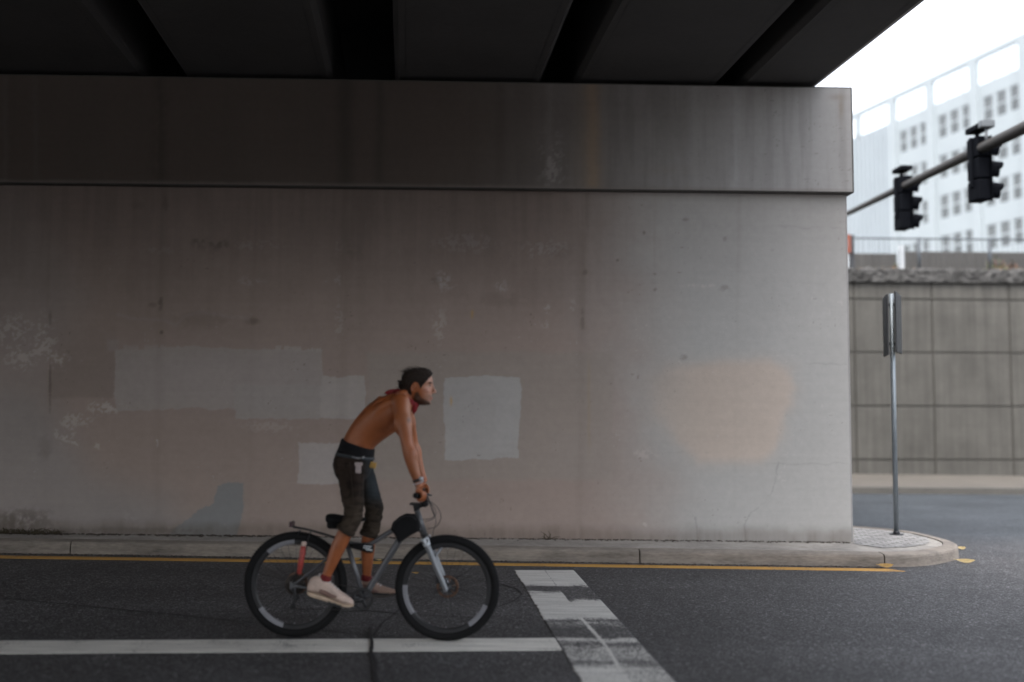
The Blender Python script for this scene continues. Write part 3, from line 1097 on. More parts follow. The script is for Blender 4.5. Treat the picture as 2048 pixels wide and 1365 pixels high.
# fence of thin dark posts and wires
M_fence = simple('fence_metal', (.035, .042, .05), .5, .2, 8, metallic=.4)
fence = empty('wire_fence', (12, YW + .75, zb))
tag(fence, 'thin dark wire fence with slim posts on top of the retaining wall', 'fence')
zf = at_y(1850, 478, YW + .75).z
xp0 = at_y(1838, 500, YW + .75).x
posts = [xp0 + 1.92 * k for k in range(-8, 12)]
for xx in posts:
    bm = bmesh.new()
    cyl(bm, (xx, YW + .75, zb - .1), (xx, YW + .75, zf + .03), .04, n=10)
    under(obj('post', bm, M_fence), fence)
bm = bmesh.new()
for z, r_ in ((zf, .022), (zb + .12, .014)):
    cyl(bm, (posts[0], YW + .75, z), (posts[-1], YW + .75, z), r_, n=8)
under(obj('rail', bm, M_fence), fence)
bm = bmesh.new()
nw = int((posts[-1] - posts[0]) / .14)
for i in range(nw):
    x = posts[0] + .14 * i
    cyl(bm, (x, YW + .75, zb + .1), (x, YW + .75, zf), .0055, n=4)
under(obj('wire_mesh', bm, M_fence), fence)

# low dark concrete barrier behind the fence, two lengths
M_barrier = concrete('barrier_concrete', (.045, .044, .043), streak=.5)
YB = YW + 2.6
for (xl_, xr_, yt) in ((1640, 1794, 508), (1807, 2300, 503)):
    x0, x1 = at_y(xl_, 520, YB).x, at_y(xr_, 520, YB).x
    ztb = at_y(1850, yt, YB).z
    bm = bmesh.new()
    box(bm, (x0, YB, zb), (x1, YB + .35, ztb), .03)
    box(bm, (x0, YB - .12, zb), (x1, YB - .004, zb + .25), .03)
    o = obj('concrete_barrier', bm, M_barrier)
    tag(o, 'short dark concrete barrier between the abutment edge and the white post' if xl_ < 1700 else 'long dark concrete barrier behind the dry grass right of the white post', 'barrier', 'barriers above the retaining wall')

M_whitepaint = simple('white_paint', (.30, .32, .34), .5, .05, 4)
bm = bmesh.new()
xx = at_y(1801, 520, YW + 1.1).x
box(bm, (xx - .07, YW + 1.0, zb - .05), (xx + .07, YW + 1.12, at_y(1801, 492, YW + 1.06).z), .02)
tag(obj('marker_post', bm, M_whitepaint), 'short white marker post in front of the gap between dark barriers', 'post')

# small sign half hidden by the pier's edge
sp = at_y(1693, 490, YW + .55)
sgn = empty('small_sign', (sp.x, sp.y, zb))
tag(sgn, 'small rust red and grey sign half hidden behind the pier edge', 'sign')
M_rust = simple('rust_red', (.13, .032, .016), .6, .15, 9)
M_dkgrey = simple('dark_grey_metal', (.025, .027, .031), .5, .15, 9, metallic=.3)
bm = bmesh.new()
zA, zB = at_y(1697, 538, sp.y).z, at_y(1697, 507, sp.y).z
zT = at_y(1697, 470, sp.y).z
box(bm, (sp.x - .10, sp.y - .03, zb - .05), (sp.x + .05, sp.y + .05, zT - .03), .01)
under(obj('post', bm, M_whitepaint), sgn)
bm = bmesh.new()
box(bm, (sp.x - .30, sp.y - .065, zB), (sp.x + .10, sp.y - .034, zT), .012)
under(obj('panel', bm, M_rust), sgn)
bm = bmesh.new()
box(bm, (sp.x + .104, sp.y - .064, zB - .02), (sp.x + .19, sp.y + .12, zT - .01), .012)
box(bm, (sp.x + .12, sp.y - .02, zA), (sp.x + .21, sp.y + .1, zB - .024), .012)
under(obj('box', bm, M_dkgrey), sgn)
bm = bmesh.new()
zM = (zB + zT) / 2
box(bm, (sp.x - .12, sp.y - .072, zM - .09), (sp.x - .01, sp.y - .0655, zM + .10), .002)
under(obj('symbol', bm, M_whitepaint), sgn)

# bushes on the bank
M_leafg = simple('bank_leaf_green', (.05, .056, .018), .7, .35, 12)
M_leafr = simple('bank_leaf_rust', (.06, .036, .018), .7, .35, 12)
for (px_, w_, h_, mt, lab) in ((1992, .8, .75, M_leafg, 'small yellow green bush behind the wire fence'), (2022, .55, .62, M_leafr, 'small rusty brown bush right of the yellow green bush'),
                              (1790, .28, .5, M_leafg, 'thin green weed beside the white marker post')):
    c = at_y(px_, 520, YW + 1.9)
    bm = bmesh.new()
    for i in range(260):
        a, q = rng.uniform(0, 6.28), rng.random() ** .5
        p = V((c.x + w_ * .5 * q * math.cos(a), c.y + w_ * .4 * q * math.sin(a), zb + h_ * rng.random() * (1.05 - .6 * q)))
        n1_ = V(rng.normal(0, 1, 3)).normalized()
        a1, b1_ = frame_of(n1_)
        s = rng.uniform(.03, .06)
        sheet(bm, [p + a1 * s, p + b1_ * s * .5, p - a1 * s, p - b1_ * s * .5])
    bush = empty('bush', (c.x, c.y, zb))
    tag(bush, lab, 'bush')
    under(obj('foliage', bm, mt), bush)
    bm = bmesh.new()
    for k in range(6):
        a = k * 1.05
        tube(bm, [V((c.x, c.y, zb)), V((c.x + w_ * .15 * math.cos(a), c.y + w_ * .12 * math.sin(a), zb + h_ * .4)), V((c.x + w_ * .3 * math.cos(a), c.y + w_ * .25 * math.sin(a), zb + h_ * .75))], [.015, .01, .004], n=5, sub=2)
    under(obj('stem', bm, M_rust), bush)

# ================================================================== WHITE OFFICE BUILDING
D0 = 89.5
p0 = at_y(1990, 300, D0)
p0.z = 0
dvec = V((-0.233, 1.0, 0)).normalized()
xdir = -dvec                              # to the right in the photo, towards the camera
nin = V((-xdir.y, xdir.x, 0))             # into the building
bld = empty('office_building', (p0.x, p0.y, zb), math.atan2(xdir.y, xdir.x))
tag(bld, 'big white office block with window rows and open rooftop frame, far behind', 'building')


def s_of(px_):
    q = at_plane(px_, 700, p0, nin)
    return (q - p0).dot(xdir)


def z_of(y_, px_=1990):
    q = at_plane(px_, y_, p0, nin)
    return q.z - zb


M_bw = simple('white_render', (.255, .290, .312), .7, .04, .35)
M_bs = simple('white_cladding', (.240, .275, .302), .6, .04, .35)
m, nt, b = nodes_of('window_glass')
co = nd(nt, 'ShaderNodeTexCoord').outputs['Object']
nt.links.new(mixc(nt, remap(nt, tnoise(nt, co, .4, 3), .3, .7), rgb(.062, .070, .074), rgb(.105, .115, .12)), b.inputs['Base Color'])
b.inputs['Roughness'].default_value = .12
b.inputs['Specular IOR Level'].default_value = .4
M_glass = m
bay0 = s_of(1798)
bayw = (s_of(1965) - s_of(1874.5))
b1s, b2s = s_of(1874.5), s_of(1965)
bounds = [bay0, b1s, b2s]
while bounds[-1] < s_of(2048) + 34:
    bounds.append(bounds[-1] + bayw)
z_r1t, z_r1b = z_of(186), z_of(237)
z_r3t = z_of(360)
fl = (z_r1t - z_r3t) / 2
wh = z_r1t - z_r1b
zroof = z_of(101)
zscr = z_of(157)
zrow = [z_r1t - fl * k for k in range(0, 7)]
sL = s_of(1585)
sR = bounds[-1]
PW = 0.52                                   # half pilaster
bm = bmesh.new()
# spandrels: full-length bands between the window rows
tops = [zscr] + [z - wh for z in zrow]
bots = zrow + [-.5]
for zt_, zb_ in zip(tops, bots):
    if zt_ > zb_:
        box(bm, (bay0, 0, zb_), (sR, 6, zt_))
under_bld = []
wing = 3
opening = []
for k in range(len(bounds) - 1):
    x0, x1 = bounds[k] + PW, bounds[k + 1] - PW
    ww = (x1 - x0 - .5)
    cw = ww / 3.0
    bw_ = bounds[k + 1] - bounds[k]
    for j in range(3):
        opening.append((bounds[k] + bw_ * (.150 + .270 * j), bounds[k] + bw_ * (.150 + .270 * j + .205)))
xcur = bay0
for (a_, b_) in opening + [(sR, sR)]:
    for zt_ in zrow:
        if zt_ - wh < -.5:
            continue
        box(bm, (xcur, 0.004, zt_ - wh), (a_, 6, zt_))
    xcur = b_
o = obj('wall', bm, M_bw, bld)
bm = bmesh.new()
for k, s in enumerate(bounds):
    box(bm, (s - PW, -.30, -.5), (s + PW, -.003, zroof - .35))
    box(bm, (s - PW * .8, 0, zscr + .003), (s + PW * .8, .12, zroof - .35))
obj('pilaster', bm, M_bw, bld)
bm = bmesh.new()
box(bm, (sL, -.28, zroof - .349), (sR, .05, zroof + .25), .02)
for k in range(len(bounds) - 1):
    for q in (.33, .66):
        s = bounds[k] + (bounds[k + 1] - bounds[k]) * q
        cyl(bm, (s, .3, zscr), (s, .3, zroof - .36), .05, n=6)
for s in (s_of(1727),):
    box(bm, (s - PW * .8, -.28, zscr), (s + PW * .8, .05, zroof - .36))
obj('roof_frame', bm, M_bw, bld)
# ribbed blank bay on the left
bm = bmesh.new()
box(bm, (sL, .1, -.5), (bay0 - PW - .003, 6, zscr))
n = 26
for k in range(n):
    s = sL + (bay0 - PW - sL) * (k + .5) / n
    box(bm, (s - .28, -.22, -.4), (s + .28, .097, zscr - .002))
obj('ribbed_wall', bm, M_bs, bld)
# windows: frame + pane, copied
win = None
for (a_, b_) in opening:
    for zt_ in zrow:
        if zt_ - wh < -.5 or zt_ < z_of(560):
            continue
        if win is None:
            ww = b_ - a_
            bm = bmesh.new()
            for lo, hi in (((0, 0, 0), (.09, .12, wh)), ((ww - .09, 0, 0), (ww, .12, wh)), ((.091, 0, 0), (ww - .091, .12, .09)), ((.091, 0, wh - .09), (ww - .091, .12, wh)), ((.091, .01, wh * .47), (ww - .091, .11, wh * .47 + .16))):
                box(bm, lo, hi)
            win = obj('window', bm, M_bw, bld)
            win.location = (a_, .03, zt_ - wh)
            bm = bmesh.new()
            box(bm, (.04, .05, .04), (ww - .04, .075, wh - .04))
            obj('pane', bm, M_glass, win)
        else:
            c = copy_tree(win, bld)
            c.location = (a_, .03, zt_ - wh)
            c.scale = ((b_ - a_) / ww, 1, 1)

# ================================================================== MAST ARM AND SIGNALS
M_galv = simple('dull_steel', (.030, .027, .024), .6, .2, 5, metallic=.2, spec=.3)
M_black = simple('signal_black', (.0025, .003, .0045), .75, .2, 10, spec=.04)


def mast(px_, py_, Yd):
    return at_y(px_, py_, Yd)


pA = mast(2048, 256, 14.8)
pB = mast(1690, 430, 23.4)
dm = (pB - pA).normalized()
ptip = pB + dm * 1.6
pbase = pA - dm * 5.4
arm = empty('mast_arm', (pbase.x, pbase.y, gz(pbase.x)))
tag(arm, 'long tapering steel mast arm reaching over the cross street', 'mast arm')
bm = bmesh.new()
tube(bm, [pbase, pA, pB, ptip], [.115, .093, .056, .05], n=16, sub=6)
under(obj('arm', bm, M_galv), arm)
bm = bmesh.new()
cyl(bm, (pbase.x, pbase.y, gz(pbase.x)), (pbase.x, pbase.y, pbase.z + .5), .17, .13, n=20)
box(bm, (pbase.x - .28, pbase.y - .28, gz(pbase.x)), (pbase.x + .28, pbase.y + .28, gz(pbase.x) + .06), .01)
under(obj('pole', bm, M_galv), arm)


def arm_at(px_):
    # point of the arm seen at pixel column px_
    lo, hi = 0.0, 1.0
    for _ in range(40):
        md = (lo + hi) / 2
        p = pA.lerp(pB, md)
        q = p - EYE
        x = CX + FPX * q.dot(rt) / q.dot(fw)
        if x > px_:
            lo = md
        else:
            hi = md
    return pA.lerp(pB, md)


# sensor on a short stem
ps = arm_at(1973)
bm = bmesh.new()
cyl(bm, ps + V((0, 0, .05)), ps + V((0, 0, .30)), .025, n=8)
box(bm, tuple(ps + V((-.10, -.07, .30))), tuple(ps + V((.12, .07, .42))), .02)
under(obj('sensor', bm, simple('pale_plastic', (.07, .078, .085), .5)), arm)


def signal(px_, label):
    p = arm_at(px_)
    t = empty('traffic_signal', p, 0)
    tag(t, label, 'traffic signal', 'signals hanging from the mast arm')
    # local: faces +X, hangs just in front (+X side) of the arm
    H = 1.07
    z0 = -.86
    bm = bmesh.new()
    for k in range(3):
        box(bm, (-.10, -.18, z0 + .357 * k + .006), (.12, .18, z0 + .357 * (k + 1) - .006), .03)
    obj('housing', bm, M_black, t)
    bm = bmesh.new()
    box(bm, (.121, -.225, z0 + .01), (.128, .225, z0 + H - .01), .0)
    obj('back_plate', bm, M_black, t)
    for k in range(3):
        bm = bmesh.new()
        c = V((.13, 0, z0 + .357 * (k + .5)))
        n = 22
        prev = None
        for i in range(n + 1):
            a = R(-55) + R(290) * i / n
            # open-bottomed tunnel visor, longer at the top
            L = .26 * (0.62 + .38 * max(0, math.sin(a)) ** .5)
            q0 = c + V((0, .155 * math.cos(a), .155 * math.sin(a)))
            q1 = q0 + V((L, 0, -.02))
            i0 = c + V((0, .148 * math.cos(a), .148 * math.sin(a)))
            i1 = i0 + V((L, 0, -.02))
            cur = [bm.verts.new(x) for x in (q0, q1, i1, i0)]
            if prev:
                for u_ in range(4):
                    bm.faces.new((prev[u_], cur[u_], cur[(u_ + 1) % 4], prev[(u_ + 1) % 4]))
            prev = cur
        obj('visor', bm, M_black, t, smooth=True)
        bm = bmesh.new()
        ball(bm, c + V((.0, 0, 0)), .03, .14, .14)
        obj('lens', bm, [simple('lens_red', (.09, .01, .008), .3), simple('lens_amber', (.10, .05, .006), .3), simple('lens_green', (.01, .05, .035), .3)][2 - k], t)
    bm = bmesh.new()
    box(bm, (-.06, -.09, .08), (.10, .09, .20), .015)
    box(bm, (-.13, -.05, -.62), (-.104, .05, .20), .006)
    box(bm, (-.10, -.22, z0 + H + .10), (.14, .22, z0 + H + .19), .02)
    box(bm, (-.02, -.03, z0 + H - .01), (.02, .03, z0 + H + .10))
    obj('bracket', bm, M_black, t)
    return t


signal(1955, 'larger nearer black traffic signal hanging higher up on the mast arm')
signal(1803, 'smaller farther black traffic signal hanging lower, nearer the pier')

# ================================================================== ROAD SIGN seen edge-on
pp = on_ground(1793, 1070, KH)
pp.z = gz(pp.x) + KH
rs = empty('road_sign', pp)
tag(rs, 'thin steel sign post with two panels seen edge-on at the pier corner', 'road sign')
M_post = simple('galvanised_post', (.22, .25, .275), .42, .12, 6, metallic=.55)
M_signback = simple('sign_back', (.04, .042, .046), .5, .15, 6, metallic=.5)
htop = at_y(1787, 588, pp.y).z - pp.z
bm = bmesh.new()
cyl(bm, (0, 0, 0), (0, 0, htop), .030, n=14)
obj('post', bm, M_post, rs)
bm = bmesh.new()
cyl(bm, (0, 0, 0), (0, 0, .012), .085, n=18)
cyl(bm, (0, 0, .012), (0, 0, .05), .045, .036, n=18)
obj('base', bm, M_dkgrey, rs)
los = math.atan2((pp - EYE).x, (pp - EYE).y)        # bearing of the line of sight
zl = at_y(1790, 710, pp.y).z - pp.z
for off, tilt, dz in ((-.075, R(5.0), -.012), (.075, R(-6.0), .02)):
    bm = bmesh.new()
    box(bm, (-.012, -.30, zl), (.012, .30, htop - .02), .008)
    o = obj('panel', bm, M_signback, rs)
    # local y runs along the line of sight, x across it
    o.rotation_euler = (0, 0, -los + tilt)
    o.location = (off * math.cos(los), -off * math.sin(los), dz)
bm = bmesh.new()
for z in (zl + .12, htop - .16):
    box(bm, (-.068, -.02, z), (.068, .02, z + .035), .004, M=Matrix.Rotation(-los, 4, 'Z'))
obj('clamp', bm, M_dkgrey, rs)

# ================================================================== LEAVES AND WEEDS
M_leaf = simple('fallen_leaf_yellow', (.52, .33, .11), .7, .2, 30)
M_leaf2 = simple('fallen_leaf_pale', (.56, .44, .22), .7, .2, 30)
for (x, y, ln, wd, a, mt, lab, dz) in (
        (1771, 1137.5, .17, .075, 0.1, M_leaf, 'curled yellow leaf on the end of the yellow line by the kerb joint', .012),
        (1931, 1127, .20, .075, -.15, M_leaf2, 'pale yellow leaf lying flat on the asphalt off the kerb corner', .006),
        (1922, 1100, .13, .06, .3, M_leaf2, 'pale leaf tucked against the rounded kerb corner', .006),
        (712, 1122.5, .10, .05, .2, M_leaf, 'round yellow leaf in the gutter behind the bicycle frame', .008),
        (832, 1149, .06, .03, .2, M_leaf, 'tiny yellow leaf fleck on the asphalt inside the front wheel', .006),
        (758, 1122.5, .06, .03, .5, M_leaf2, 'tiny pale leaf fleck in the gutter under the sloping frame tube', .006)):
    p = on_ground(x, y)
    bm = bmesh.new()
    n = 9
    top, bot = [], []
    for i in range(n + 1):
        t = i / n
        wv = wd * .5 * math.sin(math.pi * min(1, t * .96 + .02)) ** .8
        curl = .22 * ln * (2 * t - 1) ** 2
        mid = V((ln * (t - .5), 0, curl * .5))
        top.append([bm.verts.new(mid + V((0, s * wv, .25 * wv * abs(s)))) for s in (-1, -.5, 0, .5, 1)])
    for r0, r1 in zip(top[:-1], top[1:]):
        for k in range(4):
            bm.faces.new((r0[k], r0[k + 1], r1[k + 1], r1[k])).smooth = True
    r_ = bmesh.ops.solidify(bm, geom=bm.faces[:], thickness=.002)
    tube(bm, [V((-ln * .5, 0, .11 * ln)), V((-ln * .62, .01, .12 * ln))], .003, n=5, sub=1)
    o = obj('fallen_leaf', bm, mt)
    o.location = (p.x, p.y, gz(p.x) + dz)
    o.rotation_euler = (R(28), 0, a)
    o.location.z += wd * .18
    tag(o, lab, 'leaf', 'fallen leaves by the kerb')

M_weed = simple('weed_brown', (.075, .06, .035), .9, .3, 20)
for (x, n, h_, sp_, lab) in ((1092, 6, .11, .10, 'dry weed sprig at the foot of the wall right of the front wheel'), (40, 150, .075, .9, 'low dark weeds along the foot of the wall at far left')):
    c = at_y(x, 1070, YF - .05)
    bm = bmesh.new()
    for i in range(n):
        xx = c.x + rng.uniform(-.5, .5) * sp_
        p = V((xx, YF - .05 - abs(rng.normal(0, .02)), gz(xx) + KH))
        tip = p + V((rng.normal(0, .06), -abs(rng.normal(0, .03)), h_ * rng.uniform(.3, 1)))
        tube(bm, [p, p.lerp(tip, .5) + V((rng.normal(0, .01), 0, .01)), tip], [.0045, .0035, .0015], n=4, sub=2)
    o = obj('weed', bm, M_weed)
    if n > 50:
        o['kind'] = 'stuff'
        o['label'] = lab
    else:
        tag(o, lab, 'weed')

# the opposite abutment, behind the camera
bm = bmesh.new()
#box(bm, (-24, -5.6, -.3), (4.2, -4.6, SOF - .05))
#struct('opposite_abutment', bm, M_conc)
# unseen blocks added behind the camera to shut out the low sky
bm = bmesh.new()
xq = -90.0
rr = random.Random(3)
while xq < 14:
    wq = rr.uniform(9, 16)
    box(bm, (xq, -58, -2), (xq + wq - .3, -44 + rr.uniform(-1, 1), rr.uniform(7.5, 9.5)))
    xq += wq
struct('low_sky_blocker', bm, M_barrier)
# ================================================================== BICYCLE AND RIDER: local frame x forward, y to the rider's left, z up
Rc, Fc = on_ground(588, 1274), on_ground(892, 1282)
WB = (Fc - Rc).length
bx = (Fc - Rc) / WB
by = V((0, 0, 1)).cross(bx).normalized()
bz = bx.cross(by)
BM = Matrix(((bx.x, by.x, bz.x, Rc.x), (bx.y, by.y, bz.y, Rc.y), (bx.z, by.z, bz.z, Rc.z), (0, 0, 0, 1)))
BI = BM.inverted()


def L(px, py, lat=0.0):
    """bicycle-frame point seen at a pixel, lat metres to the rider's left of the wheel plane"""
    return BI @ at_plane(px, py, Rc + by * lat, by)


def to_px(me):
    n = len(me.vertices)
    a = np.empty(n * 3)
    me.vertices.foreach_get('co', a)
    a = a.reshape(-1, 3)
    m = np.array(BM)
    wv = a @ m[:3, :3].T + m[:3, 3]
    x, y = np_project(wv)
    return a, x, y


def root_empty(name):
    o = bpy.data.objects.new(name, None)
    o.matrix_world = BM
    COL.objects.link(o)
    return o


bike = root_empty('bicycle')
tag(bike, 'grey mountain bike with black frame bag ridden along the road', 'bicycle')
YH = V((0, 1, 0))
M_tyre = simple('tyre_rubber', (.010, .010, .0105), .85, .2, 30, spec=.2)
M_rim = simple('rim_black', (.014, .014, .016), .45, .2, 20)
M_rimgrey = simple('rim_grey_print', (.21, .21, .23), .5, .08, 20)
M_steel = simple('bright_steel', (.42, .42, .43), .35, .1, 20, metallic=.8)
M_dsteel = simple('dark_parts', (.018, .018, .020), .5, .2, 20)
M_frame = simple('frame_grey', (.115, .117, .125), .38, .08, 10, metallic=.35)
M_fork = simple('fork_grey', (.22, .23, .245), .38, .10, 10, metallic=.35)
M_fwhite = simple('fork_white', (.62, .66, .70), .4, .05, 10)
M_bag = simple('bag_fabric', (.010, .010, .011), .9, .3, 40, bump=.4, bscale=300, spec=.2)
M_copper = simple('disc_brown', (.20, .12, .085), .4, .15, 20, metallic=.7)
RW = .369


def make_wheel(hub, arcs, disc):
    cx_, _, cz_ = hub
    bm = bmesh.new()
    pr = [(-.024, -.006), (-.012, -.0125), (.012, -.0135), (.012, .0135), (-.012, .0125), (-.024, .006)]
    fs = torus(bm, hub, .304, 0, 0, n=144, prof=pr)
    for f in fs:
        c = f.calc_center_median()
        a = math.degrees(math.atan2(c.z - cz_, c.x - cx_)) % 360
        if abs(c.y) > .008 and any((a - a0) % 360 < (a1 - a0) % 360 for a0, a1 in arcs):
            f.material_index = 1
        f.smooth = False
    wh_ = obj('wheel', bm, [M_rim, M_rimgrey], bike)
    bm = bmesh.new()
    torus(bm, hub, .3395, .0295, .0285, n=96, k=16)
    # tread knobs
    for i in range(110):
        a = 2 * math.pi * i / 110
        for lat in (-.017, 0, .017):
            aa = a + (.5 if lat == 0 else 0) * 2 * math.pi / 110
            rr_ = .3395 + .0295 * math.sqrt(max(0, 1 - (lat / .0285) ** 2)) - .002
            M = Matrix.Translation(V(hub) + V((rr_ * math.cos(aa), lat, rr_ * math.sin(aa)))) @ Matrix.Rotation(-aa, 4, 'Y')
            box(bm, (0, -.005, -.005), (.0042, .005, .005), M=M)
    obj('tyre', bm, M_tyre, wh_)
    bm = bmesh.new()
    for i in range(28):
        a = 2 * math.pi * i / 28
        s = 1 if i % 2 else -1
        a2 = a + (.5 if (i // 2) % 2 else -.5)
        cyl(bm, V(hub) + V((.024 * math.cos(a2), s * .028, .024 * math.sin(a2))), V(hub) + V((.285 * math.cos(a), s * .003, .285 * math.sin(a))), .0015, n=4)
    for i in range(28):
        a = 2 * math.pi * i / 28
        cyl(bm, V(hub) + V((.268 * math.cos(a), 0, .268 * math.sin(a))), V(hub) + V((.284 * math.cos(a), 0, .284 * math.sin(a))), .0022, n=5, mat=1)
    obj('spokes', bm, [M_dsteel, M_steel], wh_)
    bm = bmesh.new()
    cyl(bm, V(hub) + V((0, -.05, 0)), V(hub) + V((0, .05, 0)), .018, n=18)
    for s in (-1, 1):
        cyl(bm, V(hub) + V((0, s * .026, 0)), V(hub) + V((0, s * .031, 0)), .030, n=22)
        cyl(bm, V(hub) + V((0, s * .05, 0)), V(hub) + V((0, s * .066, 0)), .009, n=12)
    obj('hub', bm, M_dsteel, wh_)
    bm = bmesh.new()
    lat = disc
    torus(bm, V(hub) + V((0, lat, 0)), .070, .010, .001, n=48, k=6)
    for i in range(6):
        a = i * math.pi / 3
        cyl(bm, V(hub) + V((.02 * math.cos(a), lat, .02 * math.sin(a))), V(hub) + V((.064 * math.cos(a + .3), lat, .064 * math.sin(a + .3))), .0035, n=5)
    obj('brake_disc', bm, M_copper, wh_)
    return wh_


hubR, hubF = V((0, 0, RW)), V((WB, 0, RW))
make_wheel(hubR, [(216, 256), (92, 132)], .040)
make_wheel(hubF, [(178, 218), (302, 338)], .040)

# ---- frame
BB = L(727, 1196)
HT_t, HT_b = L(834, 1021), L(848, 1068)
ST_t = L(694, 1086)
ST_top = BB + (ST_t - BB)
post_top = L(677, 1052)
bm = bmesh.new()
tube(bm, [HT_t, HT_b], [.020, .024], n=18, sub=1)
tube(bm, [HT_t.lerp(HT_b, .42), L(800, 1053), L(765, 1073.5), L(735, 1090), ST_t], [.017, .0175, .017, .016, .015], n=16, sub=4)
tube(bm, [HT_t.lerp(HT_b, .80), L(812, 1060), L(797, 1083), L(762, 1139.5), BB], [.022, .0225, .0235, .0235, .023], n=16, sub=4)
tube(bm, [BB, ST_t], [.0185, .0175], n=16, sub=1)
cyl(bm, BB + YH * -.037, BB + YH * .037, .025, n=20)
for s in (-1, 1):
    dr = hubR + V((0, s * .070, 0))
    tube(bm, [BB + V((-.02, s * .028, .0)), BB.lerp(dr, .35) + V((0, s * .010, .004)), dr], [.013, .012, .010], n=12, sub=3)
    tube(bm, [ST_t + V((.0, s * .016, -.01)), ST_t.lerp(dr, .35) + V((0, s * .012, 0)), dr], [.010, .0095, .008], n=12, sub=3)
    box(bm, tuple(dr + V((-.022, -.004, -.025))), tuple(dr + V((.022, .004, .025))), .003)
obj('frame', bm, M_frame, bike)
for q0, q1, r_ in ((HT_t + (HT_t - HT_b) * .06, HT_t, .0235), (HT_b, HT_b + (HT_b - HT_t) * .10, .026)):
    bm = bmesh.new()
    tube(bm, [q0, q1], [r_, r_], n=18, sub=1)
    obj('headset', bm, M_dsteel, bike)

# ---- suspension fork
hd = (HT_b - HT_t).normalized()
crown = L(853, 1080)
bm = bmesh.new()
for s in (-1, 1):
    top = crown + YH * s * .062
    bot = hubF + V((-.004, s * .062, 0))
    ax = (bot - top).normalized()
    tube(bm, [top + ax * .012, top + ax * .10, bot + ax * -.03, bot + ax * .012], [.0205, .0215, .0185, .015], n=16, sub=3)
    box(bm, tuple(bot + V((-.014, -.008, -.02))), tuple(bot + V((.014, .008, .012))), .004)
tube(bm, [crown + YH * -.066 + (hubF - crown) * .30 + V((.028, 0, 0)), crown + (hubF - crown) * .22 + V((.075, 0, .02)), crown + YH * .066 + (hubF - crown) * .30 + V((.028, 0, 0))], .010, n=10, sub=6, ref=V((0, 0, 1)))
fork = obj('fork', bm, M_fork, bike)
bm = bmesh.new()
rings(bm, [(crown + YH * -.086, V((.020, 0, -.008)), V((.006, 0, .022))), (crown + YH * -.05, V((.027, 0, -.01)), V((.008, 0, .026))), (crown, V((.03, 0, -.01)), V((.008, 0, .026))),
           (crown + YH * .05, V((.027, 0, -.01)), V((.008, 0, .026))), (crown + YH * .086, V((.020, 0, -.008)), V((.006, 0, .022)))], 14)
tube(bm, [HT_b, crown], [.019, .021], n=14, sub=1)
obj('crown', bm, M_dsteel, fork)
for s in (-1, 1):
    bm = bmesh.new()
    top = crown + YH * s * .062
    ax = (hubF + YH * s * .062 - top).normalized()
    tube(bm, [top + ax * -.020, top + ax * .036], [.0285, .0245], n=16, sub=1)
    obj('decal', bm, M_fwhite, fork)
bm = bmesh.new()
box(bm, tuple(hubF + V((-.085, .030, .02))), tuple(hubF + V((-.045, .062, .075))), .008)
obj('brake_caliper', bm, M_dsteel, fork)

# ---- cockpit
clamp = L(851, 1008)
gA, gB = L(842, 994.5, -.205), L(831, 991.5, -.345)
gu = (gA - gB).normalized()
mir = lambda p: V((p.x - .17 * abs(p.y), -p.y, p.z))      # the bars are turned a few degrees to the left
half = [clamp, L(851, 1007, -.045), L(848, 999, -.12), gA, gB]
bm = bmesh.new()
tube(bm, [half[0], half[1], half[2], half[3]], [.0158, .0155, .012, .0112], n=14, sub=5)
tube(bm, [gA, gB], [.0112, .0112], n=14, sub=1)
tube(bm, [mir(p) for p in half[:4]], [.0158, .0155, .012, .0112], n=14, sub=5)
tube(bm, [mir(gA), mir(gB)], [.0112, .0112], n=14, sub=1)
hbar = obj('handlebar', bm, M_dsteel, bike)
for s in (-1, 1):
    f_ = (lambda p: p) if s < 0 else mir
    bm = bmesh.new()
    q = [gA.lerp(gB, t) for t in (.12, .2, .5, .9, .96, 1.02)]
    tube(bm, [f_(p) for p in q], [.0185, .0165, .0172, .0165, .0195, .0185], n=16, sub=3)
    obj('grip', bm, M_tyre, hbar)
    bm = bmesh.new()
    a = gA + gu * .01
    tube(bm, [f_(a), f_(a + V((.02, 0, -.012))), f_(a + V((.046, -.03, -.022))), f_(a + V((.058, -.075, -.026))), f_(a + V((.060, -.125, -.03)))], [.012, .010, .007, .006, .0065], n=10, sub=4)
    obj('brake_lever', bm, M_dsteel, hbar)
bm = bmesh.new()
stem_b = HT_t + (HT_t - HT_b) * .16
tube(bm, [stem_b, stem_b.lerp(clamp, .5), clamp], [.021, .017, .019], n=14, sub=3)
tube(bm, [HT_t, stem_b + (HT_t - HT_b) * .12], [.019, .019], n=14, sub=1)
cyl(bm, clamp + YH * -.025, clamp + YH * .025, .022, n=18)
obj('stem', bm, M_dsteel, bike)
bm = bmesh.new()
pc = L(830, 1008)
box(bm, tuple(pc + V((-.035, -.04, -.008))), tuple(pc + V((.045, .04, .006))), .005)
obj('phone_mount', bm, M_dsteel, bike)
# cables looping in front of the head tube
bm = bmesh.new()
a = gA + gu * .02 + V((.02, 0, -.01))
tube(bm, [a, L(872, 1012, -.16), L(882, 1033, -.09), L(873, 1053, -.05), L(855, 1058, -.028)], .0025, n=6, sub=8)
tube(bm, [a, L(866, 1012, -.14), L(872, 1028, -.08), L(862, 1037, -.05), L(842, 1040, -.024)], .0025, n=6, sub=8)
am = mir(a)
tube(bm, [am, L(866, 1020, .10), L(872, 1045, .06), L(866, 1075, .05), hubF + V((-.06, .05, .06))], .0025, n=6, sub=8)
tube(bm, [am, L(862, 1016, .10), L(868, 1036, .04), L(850, 1044, .02)], .0025, n=6, sub=8)
obj('cable', bm, M_dsteel, bike)

